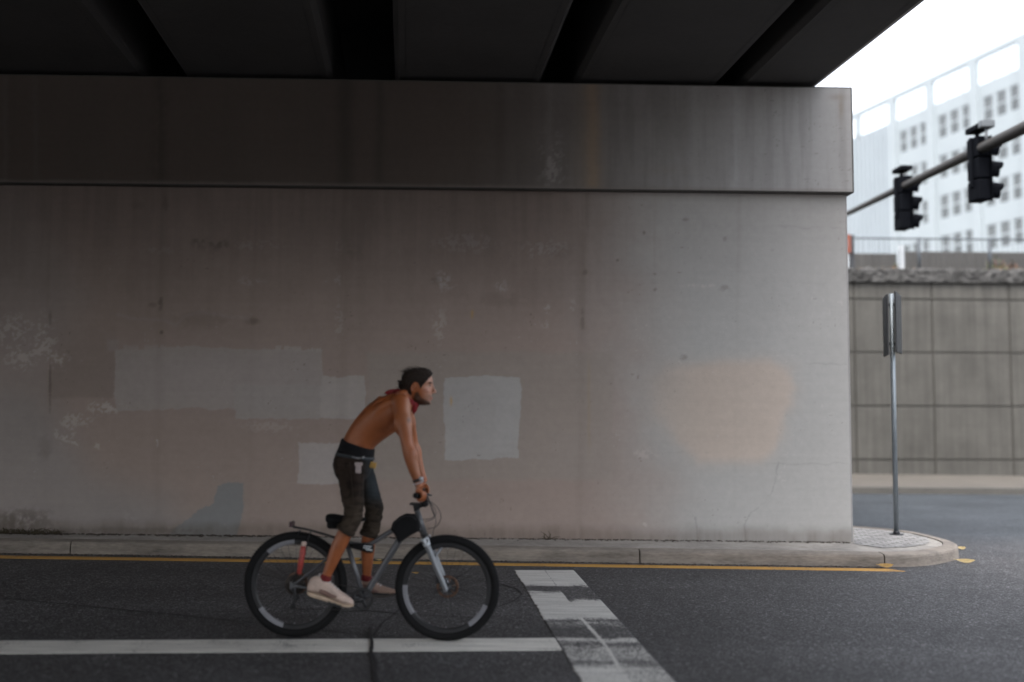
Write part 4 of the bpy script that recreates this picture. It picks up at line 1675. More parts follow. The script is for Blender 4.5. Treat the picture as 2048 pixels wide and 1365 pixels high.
# ---- saddle and post
bm = bmesh.new()
tube(bm, [ST_t, post_top], [.0145, .0145], n=14, sub=1)
cyl(bm, ST_t + (ST_t - BB) * .0, ST_t + (ST_t - BB).normalized() * .03, .0215, n=16)
obj('seat_post', bm, M_dsteel, bike)
bm = bmesh.new()
s0 = L(654, 1034)
s1 = L(731, 1036)
dz = V((0, 0, 1))
secs = []
for t, hw, up_, dn in ((0, .05, .016, .035), (.06, .072, .022, .045), (.2, .077, .021, .05), (.4, .058, .014, .045), (.62, .032, .010, .036), (.85, .022, .008, .03), (1.0, .014, .002, .022)):
    c = s0.lerp(s1, t)
    secs.append((c + dz * ((up_ - dn) / 2), YH * hw, dz * ((up_ + dn) / 2)))
rings(bm, secs, 18, power=2.4)
sad = obj('saddle', bm, M_bag, bike)
bm = bmesh.new()
for s in (-1, 1):
    tube(bm, [s0 + V((.02, s * .03, -.03)), post_top + V((-.02, s * .022, .012)), post_top + V((.05, s * .022, .012)), s1 + V((-.04, 0, -.02))], .0035, n=6, sub=4)
box(bm, tuple(post_top + V((-.02, -.03, -.008))), tuple(post_top + V((.02, .03, .012))), .004)
obj('rails', bm, M_steel, sad)
bm = bmesh.new()
secs = []
for t, hw, h_ in ((0, .025, .025), (.15, .042, .034), (.7, .04, .034), (1.0, .03, .022)):
    secs.append((L(655, 1048).lerp(L(684, 1049), t), YH * hw, dz * h_))
rings(bm, secs, 14, power=3)
obj('saddle_bag', bm, M_bag, bike)

# ---- rear rack with its upturned end
bm = bmesh.new()
for s in (-1, 1):
    tube(bm, [L(692, 1085, s * .03), L(660, 1072.5, s * .05), L(620, 1061, s * .055), L(586, 1054, s * .05)], .008, n=8, sub=4)
    tube(bm, [L(622, 1062, s * .055), hubR + V((-.0, s * .075, .02))], .004, n=6, sub=1)
for x, y in ((650, 1070), (618, 1060.5), (586, 1054)):
    tube(bm, [L(x, y, -.052), L(x, y, .052)], .006, n=6, sub=1)
box(bm, tuple(L(640, 1068) + V((-.15, -.045, -.006))), tuple(L(640, 1068) + V((-.148, .045, .02))), .0)
rack = obj('rear_rack', bm, M_dsteel, bike)
bm = bmesh.new()
p = L(584, 1049)
box(bm, tuple(p + V((-.012, -.04, -.018))), tuple(p + V((.012, .04, .022))), .006)
obj('reflector', bm, simple('reflector_plum', (.05, .022, .028), .3, .1, 20), rack)

# ---- red tube with a white cap, upright beside the rear wheel
tb, tt = L(598.5, 1147, -.095), L(607, 1092, -.095)
ax = (tt - tb).normalized()
bm = bmesh.new()
rings(bm, [(tb + ax * t, frame_of(ax)[0] * r_, frame_of(ax)[1] * r_) for t, r_ in ((-.004, .010), (0, .017), (.045, .018), (.05, .0205), (.16, .0205), (.165, .018), ((tt - tb).length, .018))], 16)
rt_ = obj('tube', bm, None or simple('tube_red', (.36, .055, .045), .5, .3, 14, stretch=(1, 1, 5)), bike)
rt_['label'] = 'red upright tube with a pale cap'
bm = bmesh.new()
rings(bm, [(tt + ax * t, frame_of(ax)[0] * r_, frame_of(ax)[1] * r_) for t, r_ in ((.0005, .0185), (.022, .0185), (.030, .012))], 16)
obj('cap', bm, simple('tube_cap', (.62, .48, .42), .6), rt_)
for t in (.3, .7):
    bm = bmesh.new()
    c = tb.lerp(tt, t)
    tube(bm, [c + V((.015, .01, 0)), c + V((.02, .03, -.002))], .004, n=6, sub=1)
    obj('bracket', bm, M_dsteel, rt_)

# ---- frame bag
poly = [(783, 1058), (787, 1044), (799, 1034), (811, 1028), (829, 1029), (838, 1038), (841, 1060), (822, 1071), (799, 1086), (791, 1070)]
bm = bmesh.new()
cpx = L(816, 1054)
layers = []
for lat, k in ((-.046, .80), (-.042, .95), (-.03, 1.0), (.03, 1.0), (.042, .95), (.046, .80)):
    layers.append([bm.verts.new(cpx + (L(x, y) - cpx) * k + YH * lat) for x, y in poly])
n = len(poly)
for a, b in zip(layers[:-1], layers[1:]):
    for k in range(n):
        bm.faces.new((a[k], a[(k + 1) % n], b[(k + 1) % n], b[k]))
bm.faces.new(layers[0]); bm.faces.new(layers[-1][::-1])
fb = obj('frame_bag', bm, M_bag, bike, smooth=False)
bm = bmesh.new()
tube(bm, [cpx + (L(x, y) - cpx) * .86 + YH * -.047 for x, y in poly[:6]], .0022, n=5, sub=3)
obj('zip', bm, M_dsteel, fb)

# ---- black pouch with pale stripes strapped where the frame tubes meet
pA_, pB_ = L(700, 1091, -.02), L(747, 1099, -.02)
bm = bmesh.new()
ax = (pB_ - pA_).normalized()
a_, b_ = frame_of(ax)
rings(bm, [(pA_.lerp(pB_, t), a_ * r_, b_ * r_ * .8) for t, r_ in ((0, .010), (.08, .018), (.5, .026), (.75, .032), (.94, .030), (1, .02))], 14, power=2.6)
pch = obj('pouch', bm, M_bag, bike)
pch['label'] = 'black pouch with pale stripes'
bm = bmesh.new()
for k in range(3):
    q = L(736 - 2.2 * k + (6 if k == 2 else 0), 1093.0 + 3.6 * k, -.053)
    box(bm, (-.030 + .004 * k, -.002, -.0035), (.026, .002, .0035), .001, M=Matrix.Translation(q) @ Matrix.Rotation(R(4), 4, 'Y'))
obj('stripe', bm, M_fwhite, pch)

# ---- drivetrain
pedN = L(684, 1207.5, -.16)
crN = V((pedN.x - BB.x, 0, pedN.z - BB.z)).normalized() * .170
bm = bmesh.new()
cy = -.046
torus(bm, BB + YH * cy, .066, .010, .0022, n=60, k=8)
for i in range(34):
    a = 2 * math.pi * i / 34
    M = Matrix.Translation(BB + V((.0755 * math.cos(a), cy, .0755 * math.sin(a)))) @ Matrix.Rotation(-a, 4, 'Y')
    box(bm, (-.002, -.0015, -.003), (.006, .0015, .003), M=M)
for i in range(4):
    a = i * math.pi / 2 + .4
    tube(bm, [BB + YH * cy, BB + V((.062 * math.cos(a), cy, .062 * math.sin(a)))], [.012, .008], n=8, sub=1, flat=.4)
cyl(bm, BB + YH * -.07, BB + YH * .07, .012, n=14)
chainset = obj('chainring', bm, M_dsteel, bike)
for s in (1, -1):
    lat = -.075 * s
    base = BB + YH * lat
    tip = base + crN * s + YH * (-.008 * s)
    bm = bmesh.new()
    tube(bm, [base, base.lerp(tip, .5), tip], [.017, .013, .014], n=12, sub=3, flat=.6)
    ck = obj('crank', bm, M_dsteel, bike)
    bm = bmesh.new()
    pc = tip + YH * (-.065 * s)
    rot = Matrix.Rotation(R(16 if s > 0 else 3), 4, 'Y')
    for a0, a1 in (((-.045, -.045, -.009), (.045, -.037, .009)), ((-.045, .037, -.009), (.045, .045, .009)), ((-.045, -.036, -.009), (-.037, .036, .009)), ((.037, -.036, -.009), (.045, .036, .009)), ((-.008, -.036, -.008), (.008, .036, .008))):
        box(bm, a0, a1, .002, M=Matrix.Translation(pc) @ rot)
    cyl(bm, tip, pc, .006, n=8)
    obj('pedal', bm, M_dsteel, ck)
bm = bmesh.new()
for k, r_ in enumerate((.070, .062, .055, .048, .042, .036, .031, .026)):
    torus(bm, hubR + YH * (-.030 - .0035 * k), r_ - .004, .005, .001, n=40, k=6)
    cyl(bm, hubR + YH * (-.030 - .0035 * k - .0006), hubR + YH * (-.030 - .0035 * k + .0006), r_ - .006, n=24)
obj('cassette', bm, simple('cassette_steel', (.06, .05, .045), .4, .2, 20, metallic=.7), bike)
jz = L(586, 1213, -.045)
bm = bmesh.new()
cyl(bm, hubR + V((.005, -.055, -.03)), hubR + V((.005, -.085, -.03)), .013, n=12)
tube(bm, [hubR + V((.005, -.07, -.03)), hubR + V((.02, -.072, -.075)), jz + V((0, -.012, .0))], [.013, .012, .008], n=10, sub=4, flat=.6)
for c in (hubR + V((.02, -.05, -.082)), jz):
    torus(bm, c, .016, .005, .002, n=22, k=6)
    cyl(bm, c + YH * -.003, c + YH * .003, .012, n=16)
obj('derailleur', bm, M_dsteel, bike)
bm = bmesh.new()
cyr = -.046
top = [BB + V((.0, cyr, .073)), hubR + V((0, -.044, .05))]
tube(bm, top, .0035, n=6, sub=1)
tube(bm, [BB + V((0, cyr, -.073)), jz + V((.005, 0, -.018)), jz + V((-.016, 0, .0)), hubR + V((.036, -.048, -.082)), hubR + V((-.04, -.044, -.03)), hubR + V((-.045, -.044, .02)), hubR + V((0, -.044, .05))], .0033, n=6, sub=3)
torus(bm, BB + YH * cyr, .0745, .003, .003, n=40, k=6, a0=-math.pi / 2, a1=math.pi / 2)
obj('chain', bm, simple('chain_steel', (.035, .032, .03), .45, .2, 60, metallic=.6), bike)
# ================================================================== RIDER
man = root_empty('person')
tag(man, 'shirtless tanned man with dark hair standing on pedals, hands on the bars', 'person')
M_skin, nt, b = nodes_of('skin')
co = nd(nt, 'ShaderNodeTexCoord').outputs['Object']
base = nd(nt, 'ShaderNodeVertexColor', layer_name='tone').outputs[0]
k = mth(nt, 'ADD', remap(nt, tnoise(nt, co, 9, 5), .3, .7, .90, 1.10), remap(nt, tnoise(nt, co, 70, 4), .3, .7, -.05, .05))
nt.links.new(mixc(nt, 1.0, base, nd(nt, 'ShaderNodeCombineColor', {0: k, 1: k, 2: k}).outputs[0], 'MULTIPLY'), b.inputs['Base Color'])
b.inputs['Roughness'].default_value = .42
b.inputs['Subsurface Weight'].default_value = .06
b.inputs['Subsurface Radius'].default_value = (.01, .004, .002)
bn = nd(nt, 'ShaderNodeBump', {'Height': tnoise(nt, co, 160, 4), 'Strength': .12, 'Distance': .004})
nt.links.new(bn.outputs[0], b.inputs['Normal'])

bm = bmesh.new()
# torso
torso = [((682, 915), (738, 922), .128), ((684, 895), (742, 907), .146), ((690, 875), (748, 896), .145), ((703, 851), (762, 884), .148), ((721, 827), (779, 872), .163), ((740, 808), (795, 861), .178),
         ((759, 796), (810, 846), .182), ((777, 789.5), (821, 829), .160), ((793, 786), (829, 815), .105), ((804, 785), (833, 806), .066)]
secs = []
for (bp_, fp_, hw) in torso:
    B_, F_ = L(*bp_), L(*fp_)
    secs.append(((B_ + F_) / 2, (F_ - B_) / 2, YH * hw))
sec2 = []
flat = crom([(c, a, bq) for c, a, bq in secs], 4)
rings(bm, flat, 36, power=2.35)
# shoulder blades, spine muscles, chest
for s in (-1, 1):
    c = L(768, 801, 0)
    ball(bm, c + YH * s * .095 + V((0, 0, .0)), .075, .055, .022, M=Matrix.Rotation(R(-22), 3, 'Y'))
    ball(bm, L(735, 822) + YH * s * .035 + V((0, 0, -.004)), .13, .028, .018, M=Matrix.Rotation(R(-44), 3, 'Y'))
    ball(bm, L(806, 838) + YH * s * .085, .055, .075, .05)
    ball(bm, L(775, 838) + YH * s * .125, .09, .045, .075, M=Matrix.Rotation(R(-35), 3, 'Y'))
for s in (-1, 1):
    for k in range(6):
        t = k / 5
        a_ = L(742 + 34 * t, 850 - 12 * t, 0) + YH * s * (.128 + .030 * t)
        b_ = L(752 + 34 * t, 872 - 14 * t, 0) + YH * s * (.098 + .034 * t)
        tube(bm, [a_, a_.lerp(b_, .5) + YH * s * .012, b_], [.010, .014, .010], n=8, sub=3)
    # edge of the shoulder blade and the fold running from the arm down the flank
    tube(bm, [L(790, 806) + YH * s * .150, L(770, 816) + YH * s * .160, L(752, 836) + YH * s * .148], [.036, .034, .018], n=12, sub=4)
    tube(bm, [L(764, 794) + YH * s * .050, L(756, 806) + YH * s * .085, L(757, 820) + YH * s * .130], [.016, .018, .012], n=10, sub=4)
# neck
tube(bm, [L(803, 800), L(814, 793), L(824, 787), L(832, 778)], [.070, .060, .056, .052], n=24, sub=4)
for s in (-1, 1):
    tube(bm, [L(797, 792, s * .10), L(806, 789, s * .06), L(818, 783, s * .03)], [.035, .034, .026], n=14, sub=4)
    tube(bm, [L(829, 810, s * .012), L(829, 796, s * .035), L(828, 783, s * .052)], [.016, .016, .014], n=10, sub=4)
# head
head = [(739.5, 829, 849, .030), (742, 822, 855, .050), (748, 813, 861, .067), (755, 808, 864, .074), (762, 806, 865.5, .0765), (767, 806.5, 865.5, .0765), (771, 807, 863, .0755), (775, 808, 863.5, .0745), (781, 810.5, 864, .0715), (788, 815, 864, .064),
        (794, 820, 863.5, .0575), (799, 824, 862, .053), (804, 829, 860.5, .046), (808.5, 835, 858, .035), (811, 842, 854, .020)]
secs = []
for y, xb, xf, hw in head:
    a_, b_ = L(xb, y), L(xf, y)
    secs.append(((a_ + b_) / 2, (b_ - a_) / 2, YH * hw))
rings(bm, crom(secs, 3), 36, power=2.15)
# face features
tube(bm, [L(863, 766.5), L(866, 775), L(869.5, 783.5), L(869, 786.5)], [.008, .0085, .0115, .011], n=12, sub=4)
for s in (-1, 1):
    ball(bm, L(866, 786.5) + YH * s * .0125, .0105, .008, .008)
    ball(bm, L(862.3, 766.8) + YH * s * .032, .010, .026, .0075)
    ball(bm, L(852, 782) + YH * s * .044, .030, .022, .018)
    ball(bm, L(838, 796) + YH * s * .040, .032, .018, .030)
    ec = L(859.2, 771.8) + YH * s * .031
    ball(bm, ec + V((-.0010, 0, .0062)), .0118, .0125, .0080, n=12)
    ball(bm, ec + V((-.0018, 0, -.0070)), .0112, .0120, .0070, n=12)
    # ears
    e = L(829.5, 777) + YH * s * .076
    for i in range(16):
        a = R(-70) + R(270) * i / 15
        ball(bm, e + V((-.011 * math.cos(a + .3) - .001, s * .007, .022 * math.sin(a) + .003)), .0046, n=8)
    ball(bm, e + V((.002, 0, -.017)), .008, .006, .009, n=8)
    ball(bm, e + V((-.002, s * .001, .002)), .012, .006, .020, n=10)
ball(bm, L(863.7, 795.6), .0085, .023, .0058)
ball(bm, L(862.8, 799.6), .0085, .020, .0062)
ball(bm, L(858, 807), .016, .022, .013)
# arms
armN = [((802, 807, -.160), .066), ((804, 826, -.198), .060), ((808, 850, -.232), .054), ((812.5, 874, -.262), .047), ((815.5, 892, -.278), .044), ((821, 914, -.285), .0465), ((827, 936, -.287), .040), ((833, 954, -.285), .032), ((837.5, 967, -.281), .0275)]
pN = [(L(*p), r_) for p, r_ in armN]
gC = gA.lerp(gB, .50)


def hand(bm, f):
    G = gC
    uin = gu                                     # towards the middle of the bar
    fwd = V((1, 0, 0))
    z = V((0, 0, 1))
    W = pN[-1][0]
    kn = G + fwd * .014 + z * .033
    mid_ = W.lerp(kn, .55) + fwd * .004 + z * .006
    bx_ = lambda c, thick, wide, ax: (f(c), f(ax * thick) if False else f(ax) * thick, f(uin) * wide)
    up1 = V((.97, 0, .24)).normalized()
    up2 = V((.95, 0, .30)).normalized()
    up3 = V((.85, 0, .52)).normalized()
    rings(bm, [bx_(W + V((-.010, 0, .030)), .028, .029, up1), bx_(W, .027, .031, up1), bx_(mid_, .025, .041, up2), bx_(kn + fwd * -.014, .0195, .047, up3), bx_(kn + fwd * .006, .013, .045, up3)], 20, power=2.5)
    lens = (0.92, 1.0, 1.05, .95)
    for j, t in enumerate((-.0365, -.0122, .0122, .0365)):
        o_ = uin * t
        q = lens[j]
        pts = [kn + o_ + fwd * -.004, G + o_ + fwd * .035 * q + z * .026, G + o_ + fwd * .0405 * q + z * .002, G + o_ + fwd * .0305 * q + z * -.022, G + o_ + fwd * .010 + z * -.0300]
        tube(bm, [f(p) for p in pts], [.0118, .0112, .0106, .0096, .0078], n=12, sub=4, round_caps=True)
    pts = [G + uin * .034 + z * .030 + fwd * -.010, G + uin * .050 + z * .010 + fwd * -.020, G + uin * .052 + z * -.014 + fwd * -.018, G + uin * .046 + z * -.028 + fwd * .0, G + uin * .040 + z * -.027 + fwd * .014]
    tube(bm, [f(p) for p in pts], [.0135, .0125, .0110, .0100, .0080], n=12, sub=4, round_caps=True)


for f in ((lambda p: p), mir):
    tube(bm, [f(p) for p, _ in pN], [r_ for _, r_ in pN], n=24, sub=4)
    ball(bm, f(pN[0][0]) + V((-.004, 0, .006)), .070, .062, .066)
    ball(bm, f(L(800, 815, -.12)), .075, .06, .06)
    ball(bm, f(L(808.5, 846, -.230)) + V((.014, 0, 0)), .044, .046, .085, M=Matrix.Rotation(R(-10), 3, 'Y'))
    ball(bm, f(L(803, 850, -.236)) + V((-.016, 0, 0)), .040, .044, .085, M=Matrix.Rotation(R(-10), 3, 'Y'))
    ball(bm, f(L(820.5, 910, -.287)) + V((.010, 0, .0)), .043, .044, .075, M=Matrix.Rotation(R(-14), 3, 'Y'))
    hand(bm, f)
# legs
legN = [((708, 915, -.075), .070), ((708, 960, -.095), .058), ((707, 1005, -.105), .050), ((706, 1030, -.106), .047), ((698, 1050, -.107), .050), ((686, 1075, -.108), .0535), ((675, 1098, -.109), .052), ((664, 1125, -.110), .042), ((654, 1150, -.111), .034), ((651, 1163, -.111), .036)]
legF = [((714, 915, .075), .070), ((731, 960, .095), .058), ((745, 1005, .105), .050), ((748, 1030, .106), .046), ((742, 1052, .107), .050), ((737, 1080, .108), .0525), ((735.5, 1102, .109), .050), ((734.5, 1130, .110), .040), ((733, 1152, .111), .033), ((733, 1164, .111), .034)]
for lg, foot in ((legN, [(645, 1172, -.113), (665, 1188, -.113), (692, 1204, -.114)]), (legF, [(733, 1174, .113), (752, 1181, .113), (776, 1185, .114)])):
    tube(bm, [L(*p) for p, _ in lg], [r_ for _, r_ in lg], n=24, sub=4)
    tube(bm, [L(*p) for p in foot], [.036, .032, .024], n=14, sub=3)


def relax(me, a, wgt, its):
    ne = len(me.edges)
    e = np.empty(ne * 2, np.int32)
    me.edges.foreach_get('vertices', e)
    e = e.reshape(-1, 2)
    n = len(a)
    deg = np.bincount(e.ravel(), minlength=n).astype(float)
    for _ in range(its):
        acc = np.zeros_like(a)
        for k_ in range(3):
            acc[:, k_] = np.bincount(e[:, 0], a[e[:, 1], k_], n) + np.bincount(e[:, 1], a[e[:, 0], k_], n)
        a = a + wgt[:, None] * (acc / deg[:, None] - a) * .6
    me.vertices.foreach_set('co', a.reshape(-1))
    return a


def skin_tone(me):
    a, x, y = to_px(me)
    headw = sstep(806, 822, x) * (1 - sstep(808, 818, y)) * (np.abs(a[:, 1]) < .11)
    handw = sstep(925, 952, y) * (x > 800) * (np.abs(a[:, 1]) > .18)
    wgt = np.clip(1 - headw - handw, 0, 1)
    a = relax(me, a, wgt, 45)
    a = relax(me, a, headw * .8 * (np.hypot(x - 830, y - 777) > 9), 7)
    a, x, y = to_px(me)
    n = len(a)
    tan_ = np.array([.315, .096, .032])
    col = np.repeat(tan_[None], n, 0)
    nz = np.array([noise.noise(V(p) * 6) for p in a])
    col *= (1 + .10 * nz)[:, None]

    def mx(mask, c, al=1.0):
        nonlocal col
        mk = (np.clip(mask, 0, 1) * al)[:, None]
        col = col * (1 - mk) + np.array(c)[None] * mk
    headm = sstep(812, 838, x) * (1 - sstep(806, 822, y))
    mx(sstep(838, 858, x) * (1 - sstep(808, 815, y)), (.44, .235, .165), .85)
    # paler front of the shoulder and inner arm
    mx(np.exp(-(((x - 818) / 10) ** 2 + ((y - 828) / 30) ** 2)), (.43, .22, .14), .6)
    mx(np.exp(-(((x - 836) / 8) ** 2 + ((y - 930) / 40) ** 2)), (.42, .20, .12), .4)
    # shade painted under the arm, and hair on the forearm
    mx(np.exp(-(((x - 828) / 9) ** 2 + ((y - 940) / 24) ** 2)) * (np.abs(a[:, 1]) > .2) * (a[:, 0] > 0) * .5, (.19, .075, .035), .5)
    mx(sstep(.1, .5, np.array([noise.noise(V((p[0] * 16, p[1] * 16, p[2] * 16 + 4))) for p in a])) * (y > 815), (.265, .080, .026), .45)
    # small dark tattoo on the upper arm
    mx(np.exp(-(((x - 818) / 4) ** 2 + ((y - 841) / 5) ** 2)) * (a[:, 1] < -.15), (.10, .06, .05), .7)
    head_only = (y < 816) & (x > 800) & (np.abs(a[:, 1]) < .11)
    # beard and moustache
    bd = 1 - sstep(-2.0, 2.5, poly_sdf(x, y, [(836, 784), (842, 796), (850, 800), (857, 803), (860, 806), (861, 815), (835, 815), (826, 800), (830, 786)]))
    mx(bd * head_only, (.030, .016, .010), .9)
    ms = np.exp(-(((x - 863) / 5) ** 2 + ((y - 792.3) / 1.8) ** 2)) + np.exp(-(((x - 861) / 4.0) ** 2 + ((y - 804) / 2.2) ** 2)) * .7
    mx(ms * head_only, (.09, .05, .035), .7)
    mx(np.exp(-(((x - 856) / 10) ** 2 + ((y - 797) / 7) ** 2)) * head_only, (.20, .11, .08), .45)
    # brows, lips, redder cheeks
    mx(np.exp(-(((x - 861) / 6) ** 2 + ((y - 766.5) / 1.6) ** 2)) * head_only * (np.abs(a[:, 1]) > .012), (.035, .02, .013), .9)
    mx(np.exp(-(((x - 864) / 5) ** 2 + ((y - 797.6) / 2.2) ** 2)) * head_only * (np.abs(a[:, 1]) < .027), (.33, .12, .09), .7)
    mx(np.exp(-(((x - 857) / 8) ** 2 + ((y - 782) / 6) ** 2)) * head_only, (.46, .21, .155), .5)
    at = me.color_attributes.new('tone', 'FLOAT_COLOR', 'POINT')
    at.data.foreach_set('color', np.concatenate([col, np.ones((n, 1))], 1).reshape(-1).astype(np.float32))


remeshed('body', bm, .0034, 3, M_skin, man, skin_tone)
M_eye = simple('eye_white', (.30, .27, .25), .2, .05, 30)
M_iris = simple('iris_dark', (.02, .013, .01), .15)
for s in (-1, 1):
    bm = bmesh.new()
    c = L(859.2, 771.8) + YH * s * .031
    ball(bm, c, .0105, n=14)
    ball(bm, c + V((.0075, s * .002, 0)), .0055, .0055, .0055, n=10, mat=1)
    obj('eye', bm, [M_eye, M_iris], man)

# ---- hair: pulled back, loose tuft at the nape
M_hair = simple('hair_dark', (.026, .0145, .009), .42, .5, 34, bump=1.0, bscale=120, stretch=(1, 3.5, 5), spec=.35)
bm = bmesh.new()
hs_ = [(736.8, 829, 849, .032), (739.5, 820, 857, .054), (745, 811, 864, .073), (752, 805, 867, .081), (760, 802.5, 868, .0835), (767, 802, 868, .0835), (775, 803.5, 866, .081), (783, 806, 860, .075), (790, 810, 850, .064), (796, 815, 842, .05)]
secs = []
for y, xb, xf, hw in hs_:
    a_, b_ = L(xb, y), L(xf, y)
    secs.append(((a_ + b_) / 2, (b_ - a_) / 2, YH * hw))
rings(bm, crom(secs, 3), 36, power=2.15)
ball(bm, L(805, 773), .030, .034, .028)
for (p, q, r_) in (((806, 766), (793, 763), .012), ((804, 770), (795, 768.5), .010), ((806, 780), (801, 788), .012), ((812, 788), (806, 794), .010)):
    tube(bm, [L(*p), L((p[0] + q[0]) / 2, (p[1] + q[1]) / 2 - 1), L(*q)], [r_, r_ * .7, r_ * .25], n=8, sub=3)
hcen = L(836, 772)
hb = [(730, 872), (746, 868), (752, 864.5), (757, 859.5), (762, 855.5), (767, 851), (772, 846.5), (778, 842), (785, 840), (788, 836), (789.5, 824), (796, 817), (802, 812)]


def hair_post(me):
    a, x, y = to_px(me)
    bxv = np.interp(y, [q[0] for q in hb], [q[1] for q in hb])
    ear = 1 - sstep(-1, 3, np.hypot((x - 830) / 1.0, (y - 779) / 1.5) - 8.5)
    fz = np.clip(np.maximum(sstep(-2.0, 2.5, x - bxv), ear), 0, 1)
    c = np.array(hcen)
    d = a - c
    # strands: combed from the brow back, noise stretched along x
    nz = np.array([noise.noise(V((p[0] * 14, p[1] * 70, p[2] * 85))) + .5 * noise.noise(V((p[0] * 30, p[1] * 160, p[2] * 170))) for p in a])
    r = np.linalg.norm(d, axis=1, keepdims=True)
    a2 = a + d / r * (.0075 * nz)[:, None] * (1 - fz)[:, None] - d / r * (.036 * fz)[:, None]
    me.vertices.foreach_set('co', a2.reshape(-1))


hair = remeshed('hair', bm, .0038, 2, M_hair, man, hair_post)
bm = bmesh.new()
rh = random.Random(4)
for i in range(150):
    # loose strands off the crown and nape
    t = rh.random()
    if i < 70:
        p = L(rh.uniform(806, 858), rh.uniform(738, 752), rh.uniform(-.06, .06))
        p = L(836, 768) + (p - L(836, 768)).normalized() * .118
        q = p + V((rh.uniform(-.06, -.02), rh.uniform(-.01, .01), rh.uniform(-.004, .010)))
    else:
        p = L(rh.uniform(803, 810), rh.uniform(758, 790), rh.uniform(-.05, .05))
        q = p + V((rh.uniform(-.05, -.015), rh.uniform(-.012, .012), rh.uniform(-.03, .012)))
    tube(bm, [p, p.lerp(q, .5) + V((0, 0, rh.uniform(0, .006))), q], [.0011, .0010, .0004], n=4, sub=3)
obj('strands', bm, M_hair, hair)

# ---- neckerchief
M_red = simple('neckerchief_red', (.20, .008, .012), .8, .35, 25, bump=.5, bscale=90)
bm = bmesh.new()
cN = (L(791, 784.5) + L(834, 812)) / 2
aN = (L(834, 812) - L(791, 784.5)) / 2
m_ = 48
rr_ = []
nrm_ = aN.normalized().cross(YH).normalized()
for i in range(m_):
    t = 2 * math.pi * i / m_
    c = cN + aN * math.cos(t) * 1.02 + YH * .080 * math.sin(t)
    out = (aN.normalized() * math.cos(t) + YH * math.sin(t)).normalized()
    wob = 1 + .22 * math.sin(5 * t + 1) + .12 * math.sin(11 * t)
    ring = []
    for j in range(10):
        q = 2 * math.pi * j / 10
        ring.append(bm.verts.new(c + out * (.009 * math.cos(q)) * wob + nrm_ * (.019 * math.sin(q) * (1.25 - .25 * math.cos(t)) * (.9 + .2 * wob))))
    rr_.append(ring)
for i in range(m_):
    for j in range(10):
        bm.faces.new((rr_[i][j], rr_[i][(j + 1) % 10], rr_[(i + 1) % m_][(j + 1) % 10], rr_[(i + 1) % m_][j])).smooth = True
# tail over the back and the loose ends in front
tube(bm, [L(800, 784.5), L(788, 784), L(776, 785.5), L(769, 787.5)], [.016, .020, .016, .004], n=10, sub=4, flat=.35)
tube(bm, [L(826, 803, -.045), L(828, 813, -.052), L(828, 822, -.05), L(827, 829, -.045)], [.012, .017, .015, .004], n=10, sub=4, flat=.5)
tube(bm, [L(830, 806, -.02), L(832, 816, -.03), L(831, 824, -.035)], [.010, .013, .004], n=10, sub=4, flat=.5)
obj('neckerchief', bm, M_red, man)

# ---- three-quarter trousers
M_trs, nt, b = nodes_of('trouser_cloth')
co = nd(nt, 'ShaderNodeTexCoord').outputs['Object']
wv = nd(nt, 'ShaderNodeTexWave', {'Vector': co, 'Scale': 260.0, 'Distortion': 2.0}).outputs['Fac']
n1 = tnoise(nt, co, 5, 5)
base = nd(nt, 'ShaderNodeVertexColor', layer_name='tone').outputs[0]
k = mth(nt, 'MULTIPLY', remap(nt, n1, .3, .7, .7, 1.3), remap(nt, wv, 0, 1, .85, 1.1))
nt.links.new(mixc(nt, 1.0, base, nd(nt, 'ShaderNodeCombineColor', {0: k, 1: k, 2: k}).outputs[0], 'MULTIPLY'), b.inputs['Base Color'])
b.inputs['Roughness'].default_value = .9
b.inputs['Specular IOR Level'].default_value = .2
bn = nd(nt, 'ShaderNodeBump', {'Height': tnoise(nt, co, 40, 5), 'Strength': .4, 'Distance': .01})
nt.links.new(bn.outputs[0], b.inputs['Normal'])
bm = bmesh.new()
pel = [((680, 897), (745, 909), .160), ((673, 910), (745, 919), .170), ((669, 927), (743, 932), .174), ((671, 944), (740, 948), .168), ((678, 958), (732, 960), .145)]
secs = []
for bp_, fp_, hw in pel:
    B_, F_ = L(*bp_), L(*fp_)
    secs.append(((B_ + F_) / 2, (F_ - B_) / 2, YH * hw))
rings(bm, crom(secs, 4), 36, power=2.5)
for pts in ([((702, 935, -.085), .098), ((703, 965, -.100), .089), ((706, 995, -.106), .077), ((707, 1020, -.108), .070), ((704, 1038, -.109), .066), ((697, 1053, -.109), .064), ((691, 1063, -.109), .065)],
            [((718, 935, .085), .096), ((731, 965, .100), .082), ((742, 995, .106), .071), ((748, 1020, .108), .067), ((746, 1040, .109), .064), ((741, 1057, .109), .061), ((737, 1071, .109), .061)]):
    tube(bm, [L(*p) for p, _ in pts], [r_ for _, r_ in pts], n=28, sub=5)


